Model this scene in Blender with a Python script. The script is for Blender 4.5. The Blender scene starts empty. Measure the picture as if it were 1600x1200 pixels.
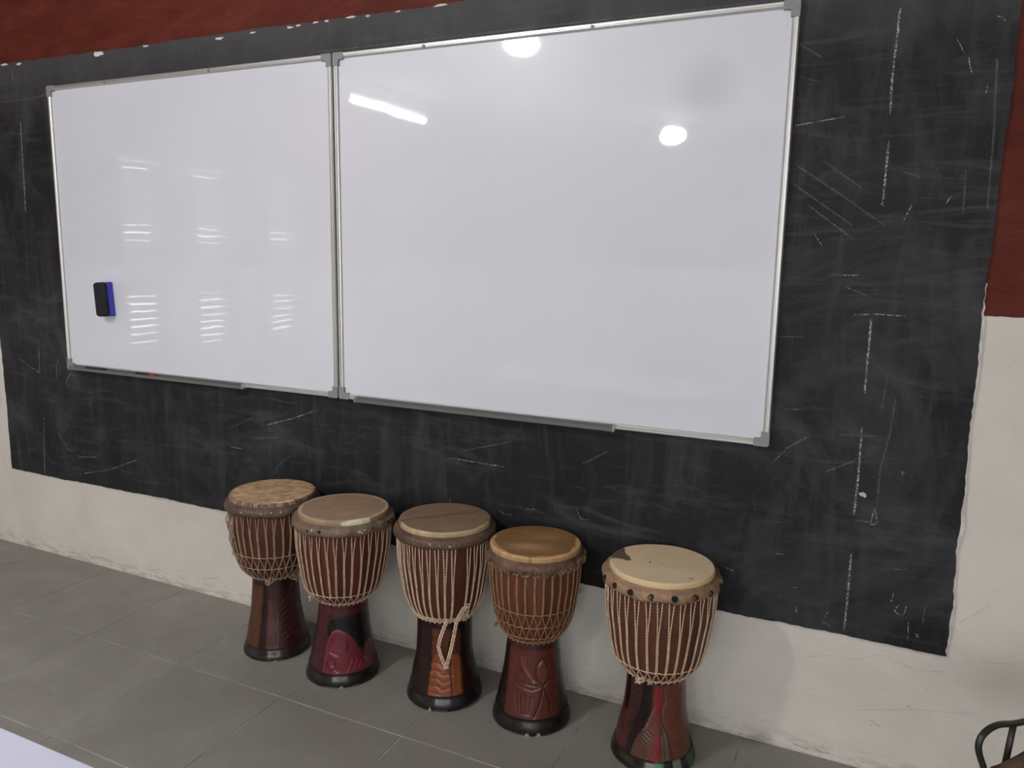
import bpy, math, random
import numpy as np
from mathutils import Matrix, Vector

# ------------------------------------------------------------------ camera, world, exposure
scene = bpy.context.scene
COL = scene.collection
CAM = np.array([1.7552, -2.2681, 1.4382])
YAW, PITCH, ROLL, FPX = -0.4359, -0.1631, 0.0174, 1208.3
_f = np.array([math.sin(YAW) * math.cos(PITCH), math.cos(YAW) * math.cos(PITCH), math.sin(PITCH)])
_r = np.array([math.cos(YAW), -math.sin(YAW), 0.0])
_u = np.cross(_r, _f)
RIGHT = math.cos(ROLL) * _r + math.sin(ROLL) * _u
UP = -math.sin(ROLL) * _r + math.cos(ROLL) * _u
FWD = _f
cam_data = bpy.data.cameras.new('camera')
cam_data.sensor_fit = 'HORIZONTAL'
cam_data.sensor_width = 36.0
cam_data.lens = FPX / 1600.0 * 36.0
cam_data.clip_start = 0.05
cam = bpy.data.objects.new('camera', cam_data)
COL.objects.link(cam)
cam.matrix_world = Matrix(((RIGHT[0], UP[0], -FWD[0], CAM[0]), (RIGHT[1], UP[1], -FWD[1], CAM[1]),
                           (RIGHT[2], UP[2], -FWD[2], CAM[2]), (0, 0, 0, 1)))
scene.camera = cam
world = bpy.data.worlds.new('world')
scene.world = world
world.use_nodes = True
world.node_tree.nodes['Background'].inputs[0].default_value = (0.97, 0.985, 1.0, 1)
world.node_tree.nodes['Background'].inputs[1].default_value = 10.8
scene.view_settings.view_transform = 'Standard'
scene.view_settings.look = 'None'
scene.view_settings.gamma = 1.0
scene.view_settings.use_curve_mapping = False
scene.view_settings.exposure = -0.2

rng = random.Random(7)
nrng = np.random.default_rng(7)


def on_plane(px, py, axis, c):
    """photo pixel -> point on the plane axis = c"""
    d = RIGHT * ((px - 800) / FPX) + UP * ((600 - py) / FPX) + FWD
    t = (c - CAM[axis]) / d[axis]
    return CAM + t * d


# ------------------------------------------------------------------ helpers
def lin(c):
    return tuple(((v / 255) / 12.92 if v / 255 <= 0.04045 else ((v / 255 + 0.055) / 1.055) ** 2.4) for v in c)


def alb(c, light=0.42):
    return np.array([min(0.86, v / light) for v in lin(c)])


class MB:
    def __init__(self):
        self.v = []
        self.f = []
        self.c = []

    def add(self, verts, faces, col=None):
        o = len(self.v)
        self.v.extend([tuple(map(float, q)) for q in verts])
        self.f.extend([tuple(int(i) + o for i in q) for q in faces])
        if col is not None:
            self.c.extend([tuple(map(float, q)) for q in col])
        return self

    def box(self, lo, hi):
        (x0, y0, z0), (x1, y1, z1) = lo, hi
        return self.add([(x0, y0, z0), (x1, y0, z0), (x1, y1, z0), (x0, y1, z0), (x0, y0, z1), (x1, y0, z1), (x1, y1, z1), (x0, y1, z1)],
                        [(0, 3, 2, 1), (4, 5, 6, 7), (0, 1, 5, 4), (1, 2, 6, 5), (2, 3, 7, 6), (3, 0, 4, 7)])

    def prism(self, poly, y0, y1):
        """polygon in x,z (counter-clockwise seen from -y) extruded from y0 (front) to y1"""
        n = len(poly)
        vs = [(x, y0, z) for x, z in poly] + [(x, y1, z) for x, z in poly]
        fs = [tuple(range(n)), tuple(range(2 * n - 1, n - 1, -1))]
        fs += [(i, i + n, (i + 1) % n + n, (i + 1) % n) for i in range(n)]
        return self.add(vs, fs)

    def tube(self, pts, r, sides=8, closed=False, cap=True):
        P = np.array(pts, float)
        n = len(P)
        if closed:
            T = np.roll(P, -1, 0) - np.roll(P, 1, 0)
        else:
            T = np.gradient(P, axis=0)
        T /= np.linalg.norm(T, axis=1)[:, None] + 1e-12
        N = np.zeros_like(P)
        ref = np.array([0, 0, 1.0]) if abs(T[0][2]) < 0.9 else np.array([1.0, 0, 0])
        cur = ref - T[0] * (ref @ T[0])
        for i in range(n):
            cur = cur - T[i] * (cur @ T[i])
            cur /= np.linalg.norm(cur) + 1e-12
            N[i] = cur
        B = np.cross(T, N)
        a = np.linspace(0, 2 * math.pi, sides, endpoint=False)
        R = np.broadcast_to(np.asarray(r, float), (n,))
        V = P[:, None, :] + R[:, None, None] * (np.cos(a)[None, :, None] * N[:, None, :] + np.sin(a)[None, :, None] * B[:, None, :])
        fs = []
        m = n if closed else n - 1
        for i in range(m):
            j = (i + 1) % n
            for k in range(sides):
                l = (k + 1) % sides
                fs.append((i * sides + k, i * sides + l, j * sides + l, j * sides + k))
        if cap and not closed:
            fs.append(tuple(range(sides - 1, -1, -1)))
            fs.append(tuple((n - 1) * sides + k for k in range(sides)))
        return self.add(V.reshape(-1, 3), fs)

    def build(self, name, mat, parent=None, smooth=False, bevel=0.0, autosmooth=None):
        me = bpy.data.meshes.new(name)
        me.from_pydata(self.v, [], self.f)
        if self.c:
            at = me.color_attributes.new('paint', 'FLOAT_COLOR', 'POINT')
            buf = np.ones((len(self.v), 4), np.float32)
            buf[:, :3] = np.array(self.c, np.float32)
            at.data.foreach_set('color', buf.ravel())
        me.validate()
        if smooth:
            me.polygons.foreach_set('use_smooth', [True] * len(me.polygons))
        me.materials.append(mat)
        o = bpy.data.objects.new(name, me)
        COL.objects.link(o)
        o.parent = parent
        if bevel:
            b = o.modifiers.new('bevel', 'BEVEL')
            b.width = bevel
            b.segments = 2
            b.limit_method = 'ANGLE'
        return o


def empty(name, loc=(0, 0, 0), rz=0.0):
    o = bpy.data.objects.new(name, None)
    o.empty_display_size = 0.1
    COL.objects.link(o)
    o.location = loc
    o.rotation_euler = (0, 0, rz)
    return o


def tag(o, label=None, cat=None, group=None, kind=None):
    for k, v in (('label', label), ('category', cat), ('group', group), ('kind', kind)):
        if v:
            o[k] = v
    return o


class Mat:
    """tiny node-tree helper"""
    def __init__(self, name, base=(0.5, 0.5, 0.5), rough=0.5, metal=0.0, **kw):
        self.m = bpy.data.materials.new(name)
        self.m.use_nodes = True
        self.nt = self.m.node_tree
        self.b = self.nt.nodes['Principled BSDF']
        self.b.inputs['Base Color'].default_value = (*base[:3], 1)
        self.b.inputs['Roughness'].default_value = rough
        self.b.inputs['Metallic'].default_value = metal
        for k, v in kw.items():
            self.b.inputs[k.replace('_', ' ')].default_value = v

    def n(self, t, **kw):
        nd = self.nt.nodes.new(t)
        for k, v in kw.items():
            setattr(nd, k, v)
        return nd

    def set(self, sock, v):
        if hasattr(v, 'is_linked') or isinstance(v, bpy.types.NodeSocket):
            self.nt.links.new(v, sock)
        else:
            if sock.type == 'RGBA' and len(v) == 3:
                v = (*v, 1)
            sock.default_value = v

    def obj(self, scale=(1, 1, 1), rot=(0, 0, 0)):
        tc = self.n('ShaderNodeTexCoord')
        mp = self.n('ShaderNodeMapping')
        mp.inputs['Scale'].default_value = scale
        mp.inputs['Rotation'].default_value = rot
        self.nt.links.new(tc.outputs['Object'], mp.inputs[0])
        return mp.outputs[0]

    def noise(self, vec, scale, detail=4, rough=0.6, dist=0.0):
        nd = self.n('ShaderNodeTexNoise')
        self.set(nd.inputs['Vector'], vec)
        nd.inputs['Scale'].default_value = scale
        nd.inputs['Detail'].default_value = detail
        nd.inputs['Roughness'].default_value = rough
        nd.inputs['Distortion'].default_value = dist
        return nd.outputs['Fac']

    def ramp(self, fac, stops):
        nd = self.n('ShaderNodeValToRGB')
        self.set(nd.inputs[0], fac)
        e = nd.color_ramp.elements
        while len(e) < len(stops):
            e.new(0.5)
        for i, (p, c) in enumerate(stops):
            e[i].position = p
            if not hasattr(c, '__len__'):
                c = (c, c, c)
            e[i].color = (*c[:3], 1)
        return nd.outputs[0]

    def mix(self, fac, a, b, blend='MIX'):
        nd = self.n('ShaderNodeMix', data_type='RGBA', blend_type=blend)
        self.set(nd.inputs[0], fac)
        self.set(nd.inputs[6], a)
        self.set(nd.inputs[7], b)
        return nd.outputs[2]

    def math(self, op, a, b=0.5, c=None):
        nd = self.n('ShaderNodeMath', operation=op)
        self.set(nd.inputs[0], a)
        self.set(nd.inputs[1], b)
        if c is not None:
            self.set(nd.inputs[2], c)
        return nd.outputs[0]

    def attr(self, name='paint'):
        return self.n('ShaderNodeAttribute', attribute_name=name).outputs['Color']

    def col(self, s):
        self.set(self.b.inputs['Base Color'], s)
        return self

    def rough(self, s):
        self.set(self.b.inputs['Roughness'], s)
        return self

    def bump(self, h, strength=0.3, dist=0.002):
        nd = self.n('ShaderNodeBump')
        nd.inputs['Strength'].default_value = strength
        nd.inputs['Distance'].default_value = dist
        self.set(nd.inputs['Height'], h)
        self.set(self.b.inputs['Normal'], nd.outputs[0])
        return self


# ------------------------------------------------------------------ materials of the room
RED_Z = 1.31


def wall_material(name, red_from):
    k = Mat(name, rough=0.75)
    p = k.obj()
    sep = k.n('ShaderNodeSeparateXYZ')
    k.set(sep.inputs[0], p)
    wob = k.math('MULTIPLY_ADD', k.noise(p, 14, 3), 0.012, k.math('SUBTRACT', sep.outputs['Z'], 0.006))
    isred = k.math('GREATER_THAN', wob, red_from)
    clouds = k.noise(p, 2.2, 6, 0.65, 0.6)
    white = k.ramp(clouds, [(0.3, (0.66, 0.625, 0.57)), (0.7, (0.77, 0.74, 0.69))])
    grime = k.ramp(k.noise(k.obj((6, 6, 22)), 2.0, 6, 0.7), [(0.44, 0.0), (0.66, 1.0)])
    low = k.ramp(sep.outputs['Z'], [(0.0, 0.9), (0.02, 0.6), (0.06, 0.12), (0.12, 0.0)])
    white = k.mix(k.math('MULTIPLY', grime, low), white, (0.34, 0.31, 0.24))
    specks = k.ramp(k.noise(p, 55, 2, 0.5), [(0.72, 0.0), (0.76, 0.5)])
    white = k.mix(specks, white, (0.33, 0.32, 0.29))
    red = k.ramp(k.noise(k.obj((1, 1, 3)), 3.0, 6, 0.65, 1.0), [(0.25, (0.070, 0.012, 0.007)), (0.55, (0.115, 0.024, 0.016)), (0.8, (0.185, 0.050, 0.036))])
    k.col(k.mix(isred, white, red))
    k.rough(k.mix(isred, (0.8, 0.8, 0.8), (0.6, 0.6, 0.6)))
    k.b.inputs["Specular IOR Level"].default_value = 0.12
    k.bump(k.math("ADD", k.noise(p, 9, 6, 0.6), k.math("MULTIPLY", k.noise(p, 70, 3), 0.25)), 0.35, 0.012)
    return k.m


M_wall = wall_material('two_tone_wall_paint', RED_Z)
k = Mat('ceiling_paint', rough=0.9)
k.col(k.ramp(k.noise(k.obj(), 1.5, 4), [(0.3, (0.66, 0.65, 0.63)), (0.7, (0.74, 0.73, 0.71))]))
M_ceiling = k.m

k = Mat('floor_grout', rough=0.85)
k.col(k.ramp(k.noise(k.obj(), 6, 4), [(0.4, (0.20, 0.19, 0.17)), (0.6, (0.55, 0.53, 0.49))]))
M_grout = k.m

k = Mat('grey_floor_tile', rough=0.5)
p = k.n('ShaderNodeNewGeometry').outputs['Position']
oi = k.n('ShaderNodeObjectInfo').outputs['Random']
base = k.ramp(k.noise(p, 3.2, 7, 0.62, 0.8), [(0.3, (0.235, 0.224, 0.200)), (0.55, (0.282, 0.270, 0.245)), (0.75, (0.335, 0.322, 0.294))])
base = k.mix(k.ramp(k.noise(p, 24, 5, 0.7, 1.5), [(0.45, 0.0), (0.75, 0.35)]), base, (0.38, 0.365, 0.335))
base = k.mix(k.math('MULTIPLY', oi, 0.35), base, (0.21, 0.2, 0.18))
k.col(base)
k.rough(k.ramp(k.noise(p, 8, 5), [(0.3, 0.38), (0.7, 0.55)]))
k.bump(k.noise(p, 40, 4), 0.06, 0.002)
M_tile = k.m

# ------------------------------------------------------------------ room shell
X0, X1, Y0, CEIL = -3.2, 4.3, -7.6, 2.98
wall_back = MB().box((X0 - 0.1, 0, -0.1), (X1 + 0.1, 0.15, CEIL + 0.1)).build('wall_back', M_wall)
tag(wall_back, 'two tone classroom wall, dark red above and off white below', kind='structure')
FILL_WINR = [(-5.3, -4.1), (-7.2, -5.9)]      # unseen windows added to the right wall for fill daylight (y range)
FILL_WINF = [(0.95, 2.35), (2.75, 4.0)]       # invented windows behind the viewer, letting in soft fill light (x range)
DZ0, DZ1 = 0.95, 2.40


def fill_window_frame(lo, hi, name, label):
    m = MB()
    ax = 0 if hi[1] - lo[1] < hi[0] - lo[0] else 1
    for i in range(4):
        q = lo[ax] + (hi[ax] - lo[ax] - 0.04) * i / 3
        a, b_ = list(lo), list(hi)
        a[ax], b_[ax] = q, q + 0.04
        m.box(a, b_)
    for z in (lo[2], (lo[2] + hi[2]) / 2, hi[2] - 0.04):
        m.box((lo[0], lo[1], z), (hi[0], hi[1], z + 0.04))
    o = m.build(name, Mat('window_frame_paint', (0.45, 0.45, 0.44), 0.5).m)
    tag(o, label, kind='structure')


def portal(loc, rot, sx, sy):  # guides world light in through an added fill window
    l = bpy.data.lights.new('daylight_portal', 'AREA')
    l.shape = 'RECTANGLE'
    l.size, l.size_y = sx, sy
    l.cycles.is_portal = True
    o = bpy.data.objects.new('daylight_portal', l)
    COL.objects.link(o)
    o.location, o.rotation_euler = loc, rot


wr = MB()
edges = [0.0] + [q for a, b_ in FILL_WINR for q in (b_, a)] + [Y0]
for i in range(0, len(edges), 2):
    wr.box((X1, edges[i + 1], -0.1), (X1 + 0.15, edges[i], CEIL + 0.1))
for i, (a, b_) in enumerate(FILL_WINR):
    wr.box((X1, a, -0.1), (X1 + 0.15, b_, DZ0)).box((X1, a, DZ1), (X1 + 0.15, b_, CEIL + 0.1))
    fill_window_frame((X1 + 0.06, a, DZ0), (X1 + 0.10, b_, DZ1), 'window_%d' % (5 + i), 'barred daylight window in the right wall, out of the picture')
    portal((X1 + 0.14, (a + b_) / 2, (DZ0 + DZ1) / 2), (0, math.pi / 2, 0), DZ1 - DZ0, b_ - a)
wall_right = wr.build('wall_right', M_wall)
tag(wall_right, 'plain side wall to the right of the boards', kind='structure')
wf = MB()
edges = [X0 - 0.1] + [q for ab in FILL_WINF for q in ab] + [X1 + 0.1]
for i in range(0, len(edges), 2):
    wf.box((edges[i], Y0 - 0.15, -0.1), (edges[i + 1], Y0, CEIL + 0.1))
for i, (a, b_) in enumerate(FILL_WINF):
    wf.box((a, Y0 - 0.15, -0.1), (b_, Y0, DZ0)).box((a, Y0 - 0.15, DZ1), (b_, Y0, CEIL + 0.1))
    fill_window_frame((a, Y0 - 0.10, DZ0), (b_, Y0 - 0.06, DZ1), 'window_%d' % (7 + i), 'barred daylight window behind the viewer, out of the picture')
    portal(((a + b_) / 2, Y0 - 0.14, (DZ0 + DZ1) / 2), (math.pi / 2, 0, 0), b_ - a, DZ1 - DZ0)
wall_front = wf.build('wall_front', M_wall)
tag(wall_front, 'plain wall behind the viewer facing the boards', kind='structure')
ceiling = MB().box((X0 - 0.15, Y0 - 0.15, CEIL), (X1 + 0.15, 0.15, CEIL + 0.1)).build('ceiling', M_ceiling)
tag(ceiling, 'plain white ceiling above the classroom', kind='structure')

# left wall with four narrow louvred windows (they show as streaks on the left whiteboard)
WIN = [(-1.317, -0.96), (-2.08, -1.724), (-2.76, -2.385), (-3.616, -3.227)]
WZ0, WZ1 = 0.66, 2.12
wl = MB()
ys = [0.0]
for a, b in WIN:
    ys += [b, a]
ys.append(Y0)
for i in range(0, len(ys), 2):
    wl.box((X0 - 0.15, ys[i + 1], -0.1), (X0, ys[i], CEIL + 0.1))
for a, b in WIN:
    wl.box((X0 - 0.15, a, -0.1), (X0, b, WZ0))
    wl.box((X0 - 0.15, a, WZ1), (X0, b, CEIL + 0.1))
wall_left = wl.build('wall_left', M_wall)
tag(wall_left, 'side wall with louvred windows to the left of the boards', kind='structure')
M_louvre = Mat('louvre_paint', (0.42, 0.43, 0.42), 0.45).m
for i, (a, b) in enumerate(WIN):
    fr = MB()
    fr.box((X0 - 0.1, a, WZ0), (X0 - 0.02, a + 0.025, WZ1)).box((X0 - 0.1, b - 0.025, WZ0), (X0 - 0.02, b, WZ1))
    fr.box((X0 - 0.1, a, WZ0), (X0 - 0.02, b, WZ0 + 0.03)).box((X0 - 0.1, a, WZ1 - 0.03), (X0 - 0.02, b, WZ1))
    w = fr.build('window_%d' % (i + 1), M_louvre)
    tag(w, 'narrow louvred window seen only as streaks mirrored in the left whiteboard', kind='structure')
    sl = MB()
    nsl = 24
    for q in range(nsl):
        zc = WZ0 + 0.03 + (q + 0.5) * (WZ1 - WZ0 - 0.06) / nsl
        low = zc < 1.12 or abs(zc - 1.57) < 0.04 or abs(zc - 2.06) < 0.03
        gap = (0.006 + 0.010 * rng.random()) if low else 0.0015 * rng.random()
        h = (WZ1 - WZ0 - 0.06) / nsl - gap
        t = 0.006
        x = X0 - 0.06
        sl.add([(x - t, a + .025, zc - h / 2), (x + t, a + .025, zc - h / 2 + .002), (x + t, a + .025, zc + h / 2), (x - t, a + .025, zc + h / 2 + .002),
                (x - t, b - .025, zc - h / 2), (x + t, b - .025, zc - h / 2 + .002), (x + t, b - .025, zc + h / 2), (x - t, b - .025, zc + h / 2 + .002)],
               [(0, 1, 2, 3), (7, 6, 5, 4), (0, 4, 5, 1), (1, 5, 6, 2), (2, 6, 7, 3), (3, 7, 4, 0)])
    sl.build('louvre_slats', M_louvre, w)

# floor: slab of grout with every tile a piece of its own
TILE, JX, JY = 0.4655, 0.1005, -0.4655
fl = MB().box((X0 - 0.1, Y0 - 0.1, -0.12), (X1 + 0.1, 0.05, -0.0018)).build('floor', M_grout)
tag(fl, 'grey square tile floor with thin joints', kind='structure')
g = 0.0016
hs = TILE / 2 - g
tm = MB()
b = 0.0012
tm.add([(-hs, -hs, -0.006), (hs, -hs, -0.006), (hs, hs, -0.006), (-hs, hs, -0.006), (-hs, -hs, -b), (hs, -hs, -b), (hs, hs, -b), (-hs, hs, -b),
        (-hs + b, -hs + b, 0), (hs - b, -hs + b, 0), (hs - b, hs - b, 0), (-hs + b, hs - b, 0)],
       [(0, 1, 5, 4), (1, 2, 6, 5), (2, 3, 7, 6), (3, 0, 4, 7), (4, 5, 9, 8), (5, 6, 10, 9), (6, 7, 11, 10), (7, 4, 8, 11), (8, 9, 10, 11)])
tile0 = None
for iy in range(16):
    yc = JY * (iy + 0.5)
    for ix in range(-8, 10):
        xc = JX + TILE * (ix + 0.5)
        if xc < X0 or xc > X1 + 0.1 or yc < Y0:
            continue
        if tile0 is None:
            tile0 = tm.build('floor_tile', M_tile, fl)
            t = tile0
        else:
            t = tile0.copy()
            COL.objects.link(t)
        t.location = (xc, yc, 0)

# ------------------------------------------------------------------ lamps
def emit(name, col, s):
    k = Mat(name)
    k.b.inputs['Emission Color'].default_value = (*col, 1)
    k.b.inputs['Emission Strength'].default_value = s
    return k.m


M_lampwhite = Mat('lamp_white_enamel', (0.75, 0.75, 0.73), 0.35).m


def globe_lamp(loc, r, strength, label):
    t = empty('ceiling_lamp', (loc[0], loc[1], CEIL))
    a = np.linspace(0, 2 * math.pi, 24, endpoint=False)
    prof = [(0.0, 0), (0.075, 0), (0.075, -0.02), (0.05, -0.03), (0.045, CEIL * 0 - (CEIL - loc[2]) + r * 0.5)]
    lathe(prof, 24).build('lamp_holder', M_lampwhite, t, smooth=False)
    pr = [(r * math.sin(q), loc[2] - CEIL - 0.55 * r * math.cos(q)) for q in np.linspace(0.0001, math.pi - 0.35, 16)]
    lathe(pr, 32).build('glass_globe', emit('lamp_glow', (1.0, 0.985, 0.96), strength), t, smooth=True)
    tag(t, label, 'ceiling lamp')
    return t


def lathe(prof, seg, closed_bottom=False):
    m = MB()
    a = np.linspace(0, 2 * math.pi, seg, endpoint=False)
    vs = [(r * math.sin(q), -r * math.cos(q), z) for r, z in prof for q in a]
    fs = []
    for i in range(len(prof) - 1):
        for j in range(seg):
            l = (j + 1) % seg
            fs.append((i * seg + j, i * seg + l, (i + 1) * seg + l, (i + 1) * seg + j))
    m.add(vs, fs)
    return m


L_B, L_C, L_A = 265.0, 180.0, 24.0
globe_lamp((-0.44, -2.53, 2.78), 0.115, L_B, 'globe ceiling lamp mirrored at the top of the right whiteboard')
globe_lamp((-0.40, -6.45, 2.78), 0.13, L_C, 'globe ceiling lamp mirrored in the upper right of the right whiteboard')
t = empty('tube_lamp', (-2.60, -4.23, CEIL))
m = MB().box((-0.03, -0.64, -0.13), (0.03, 0.64, -0.085)).box((-0.012, -0.4, -0.09), (0.012, -0.37, 0)).box((-0.012, 0.37, -0.09), (0.012, 0.4, 0))
m.box((-0.02, -0.64, -0.2), (0.02, -0.615, -0.13)).box((-0.02, 0.615, -0.2), (0.02, 0.64, -0.13))
m.build('batten', M_lampwhite, t, bevel=0.003)
MB().tube([(0, y, -0.18) for y in np.linspace(-0.615, 0.615, 9)], 0.028, 16).build('glass_tube', emit('tube_glow', (0.97, 0.99, 1.0), L_A * 3), t, smooth=True)
tag(t, 'long fluorescent tube lamp mirrored at the upper left of the right whiteboard', 'tube lamp')

# ------------------------------------------------------------------ chalkboard painted on raised plaster
k = Mat('blackboard_paint', rough=0.55)
p = k.obj()
c0 = k.ramp(k.noise(p, 2.6, 7, 0.68, 1.2), [(0.3, (0.008, 0.008, 0.0105)), (0.5, (0.0135, 0.0135, 0.0165)), (0.64, (0.034, 0.034, 0.039)), (0.8, (0.07, 0.07, 0.076))])
wipe = k.ramp(k.noise(k.obj((9, 9, 1.3), (0, 0.35, 0)), 1.6, 6, 0.65, 0.8), [(0.5, 0.0), (0.74, 0.6)])
c0 = k.mix(wipe, c0, (0.055, 0.055, 0.061))
wipe2 = k.ramp(k.noise(k.obj((1.2, 1.2, 8), (0, -0.5, 0)), 1.9, 6, 0.7, 1.5), [(0.52, 0.0), (0.74, 0.6)])
c0 = k.mix(wipe2, c0, (0.072, 0.072, 0.076))
fine = k.ramp(k.noise(p, 60, 4, 0.75), [(0.62, 0.0), (0.8, 0.4)])
c0 = k.mix(fine, c0, (0.085, 0.085, 0.087))
# paler grey towards the top of the board, its limit broken by noise
sz_ = k.n('ShaderNodeSeparateXYZ')
k.set(sz_.inputs[0], p)
mr = k.n('ShaderNodeMapRange')
k.set(mr.inputs[0], k.math('ADD', sz_.outputs['Z'], k.math('MULTIPLY', k.math('SUBTRACT', k.noise(k.obj((3, 3, 1.2)), 2.5, 5, 0.65), 0.5), 0.3)))
mr.inputs[1].default_value, mr.inputs[2].default_value = 1.95, 2.2
mr.inputs[3].default_value, mr.inputs[4].default_value = 0.0, 0.62
c0 = k.mix(mr.outputs[0], c0, (0.085, 0.085, 0.089))
k.col(c0)
k.rough(k.ramp(k.noise(p, 5, 5), [(0.3, 0.5), (0.7, 0.7)]))
k.b.inputs['Specular IOR Level'].default_value = 0.25
k.bump(k.math('ADD', k.noise(p, 7, 5), k.math('MULTIPLY', k.noise(p, 90, 3), 0.15)), 0.22, 0.008)
M_black = k.m
k = Mat('broken_plaster', rough=0.9)
k.col(k.ramp(k.noise(k.obj(), 40, 4), [(0.3, (0.55, 0.53, 0.49)), (0.7, (0.80, 0.79, 0.76))]))
M_plaster = k.m
CX0, CX1, CZ0, CZ1, CT = -1.955, 2.006, 0.390, 2.224, 0.008


def ragged(p0, p1, n, amp, seed):
    r = np.random.default_rng(seed)
    w = np.zeros(n + 1)
    for fr, am in ((3, 0.8), (9, 0.5), (27, 0.35), (70, 0.3)):
        ph = r.uniform(0, 6.28)
        w += am * np.sin(np.linspace(0, 6.28 * fr, n + 1) + ph)
    w += r.normal(0, 0.25, n + 1)
    tpar = np.linspace(0, 1, n + 1)
    d = np.array(p1) - np.array(p0)
    nn = np.array([-d[1], d[0]]) / np.linalg.norm(d)
    w[0] = w[-1] = 0
    return [tuple(np.array(p0) + d * q + nn * amp * ww) for q, ww in zip(tpar, w)][:-1]


bl = on_plane(19, 732, 1, -CT)
br = on_plane(1479, 1026, 1, -CT)
lt = on_plane(0, 101, 1, -CT)
mt = on_plane(715, 5, 1, -CT)
slope = (mt[2] - lt[2]) / (mt[0] - lt[0])
ztl = lt[2] + (CX0 - lt[0]) * slope
rt1 = on_plane(1598, 0, 1, -CT)
rm = on_plane(1537, 480, 1, -CT)
outline = []
outline += ragged((bl[0], bl[2]), (br[0], br[2]), 220, 0.0022, 1)
outline += ragged((br[0], br[2]), (rm[0], rm[2]), 60, 0.0022, 2)
outline += ragged((rm[0], rm[2]), (rt1[0] + 0.003, 2.222), 60, 0.0022, 3)
outline += ragged((rt1[0] + 0.003, 2.222), (CX0, ztl), 220, 0.0025, 4)
outline += ragged((CX0, ztl), (bl[0], bl[2]), 100, 0.0022, 5)
cb = MB().prism(outline, -CT, -0.0004).build('chalkboard', M_black)
tag(cb, 'large black painted chalkboard on the wall behind the two whiteboards', 'chalkboard')
# pale broken plaster lip showing along the right and lower edges
nb = 221


def lip(pts, width, seed, name='plaster_edge', keep=1.0, thick=0.006):
    r = np.random.default_rng(seed)
    P = np.array(pts)
    T = np.gradient(P, axis=0)
    T /= np.linalg.norm(T, axis=1)[:, None]
    N = np.stack([T[:, 1], -T[:, 0]], 1)      # outwards for a counter-clockwise outline
    on = np.convolve(r.normal(0, 1, len(P)), np.ones(5) / 5, 'same')
    w = width * np.clip(0.45 + 0.9 * on, 0.12 if keep > 0.9 else 0.0, 1.3)
    m = MB()
    A = P - N * 0.0006
    B = P + N * w[:, None]
    for i in range(len(P) - 1):
        if w[i] < 1e-5 and w[i + 1] < 1e-5:
            continue
        a0, a1, b0, b1 = A[i], A[i + 1], B[i], B[i + 1]
        y = -CT - 0.0004
        m.add([(a0[0], y, a0[1]), (a1[0], y, a1[1]), (b1[0], y + 0.002, b1[1]), (b0[0], y + 0.002, b0[1]), (b0[0] + N[i][0] * .001, 0, b0[1] + N[i][1] * .001), (b1[0] + N[i][0] * .001, 0, b1[1] + N[i][1] * .001)],
              [(0, 3, 2, 1), (3, 4, 5, 2)])
    return m.build(name, M_plaster, cb)


lip(outline[120:221], 0.006, 11)
lip(outline[0:120], 0.004, 12)
lip(outline[221:285], 0.007, 13)

# chips of bare plaster along the top edge
def chip(px, py, wpx, hpx, seed):
    r = np.random.default_rng(seed)
    n = 11
    c = on_plane(px, py, 1, -CT)
    sx = 1.0 / 420
    sx = abs(on_plane(px + 1, py, 1, -CT)[0] - c[0])
    sz = abs(on_plane(px, py + 1, 1, -CT)[2] - c[2])
    poly = []
    for i in range(n):
        a = 2 * math.pi * i / n
        q = r.uniform(0.6, 1.15)
        poly.append((c[0] + math.cos(a) * q * wpx * sx / 2, c[2] + math.sin(a) * q * hpx * sz / 2))
    MB().prism(poly, -CT - 0.0012, -CT + 0.001).build('plaster_chip', M_plaster, cb)


for i, (x, y, w, h) in enumerate([(154, 84, 15, 9), (7, 101, 10, 4), (30, 100, 9, 4), (228, 72, 12, 3), (343, 60, 13, 5), (395, 51, 9, 3), (453, 43, 11, 5), (466, 40, 9, 3),
                                  (493, 35, 10, 3), (510, 33, 7, 3), (548, 27, 16, 4), (690, 8, 26, 4), (622, 18, 9, 3), (1349, 773, 14, 9), (575, 25, 8, 3)]):
    chip(x, y, w, h, 100 + i)

# chalk strokes
k = Mat('chalk_stroke', (0.62, 0.62, 0.61), 0.95)
p = k.obj()
dust = k.ramp(k.noise(p, 210, 3, 0.7), [(0.40, 0.0), (0.62, 1.0)])
dust2 = k.ramp(k.noise(p, 16, 3, 0.6), [(0.30, 0.25), (0.60, 1.0)])
k.set(k.b.inputs['Alpha'], k.math('MULTIPLY', k.math('MULTIPLY', dust, dust2), 0.85))
M_chalk = k.m
k = Mat('faint_chalk_stroke', (0.5, 0.5, 0.5), 0.95)
p = k.obj()
k.set(k.b.inputs['Alpha'], k.math('MULTIPLY', k.ramp(k.noise(p, 120, 3, 0.7), [(0.38, 0.0), (0.65, 1.0)]), 0.24))
M_faint = k.m


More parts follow.
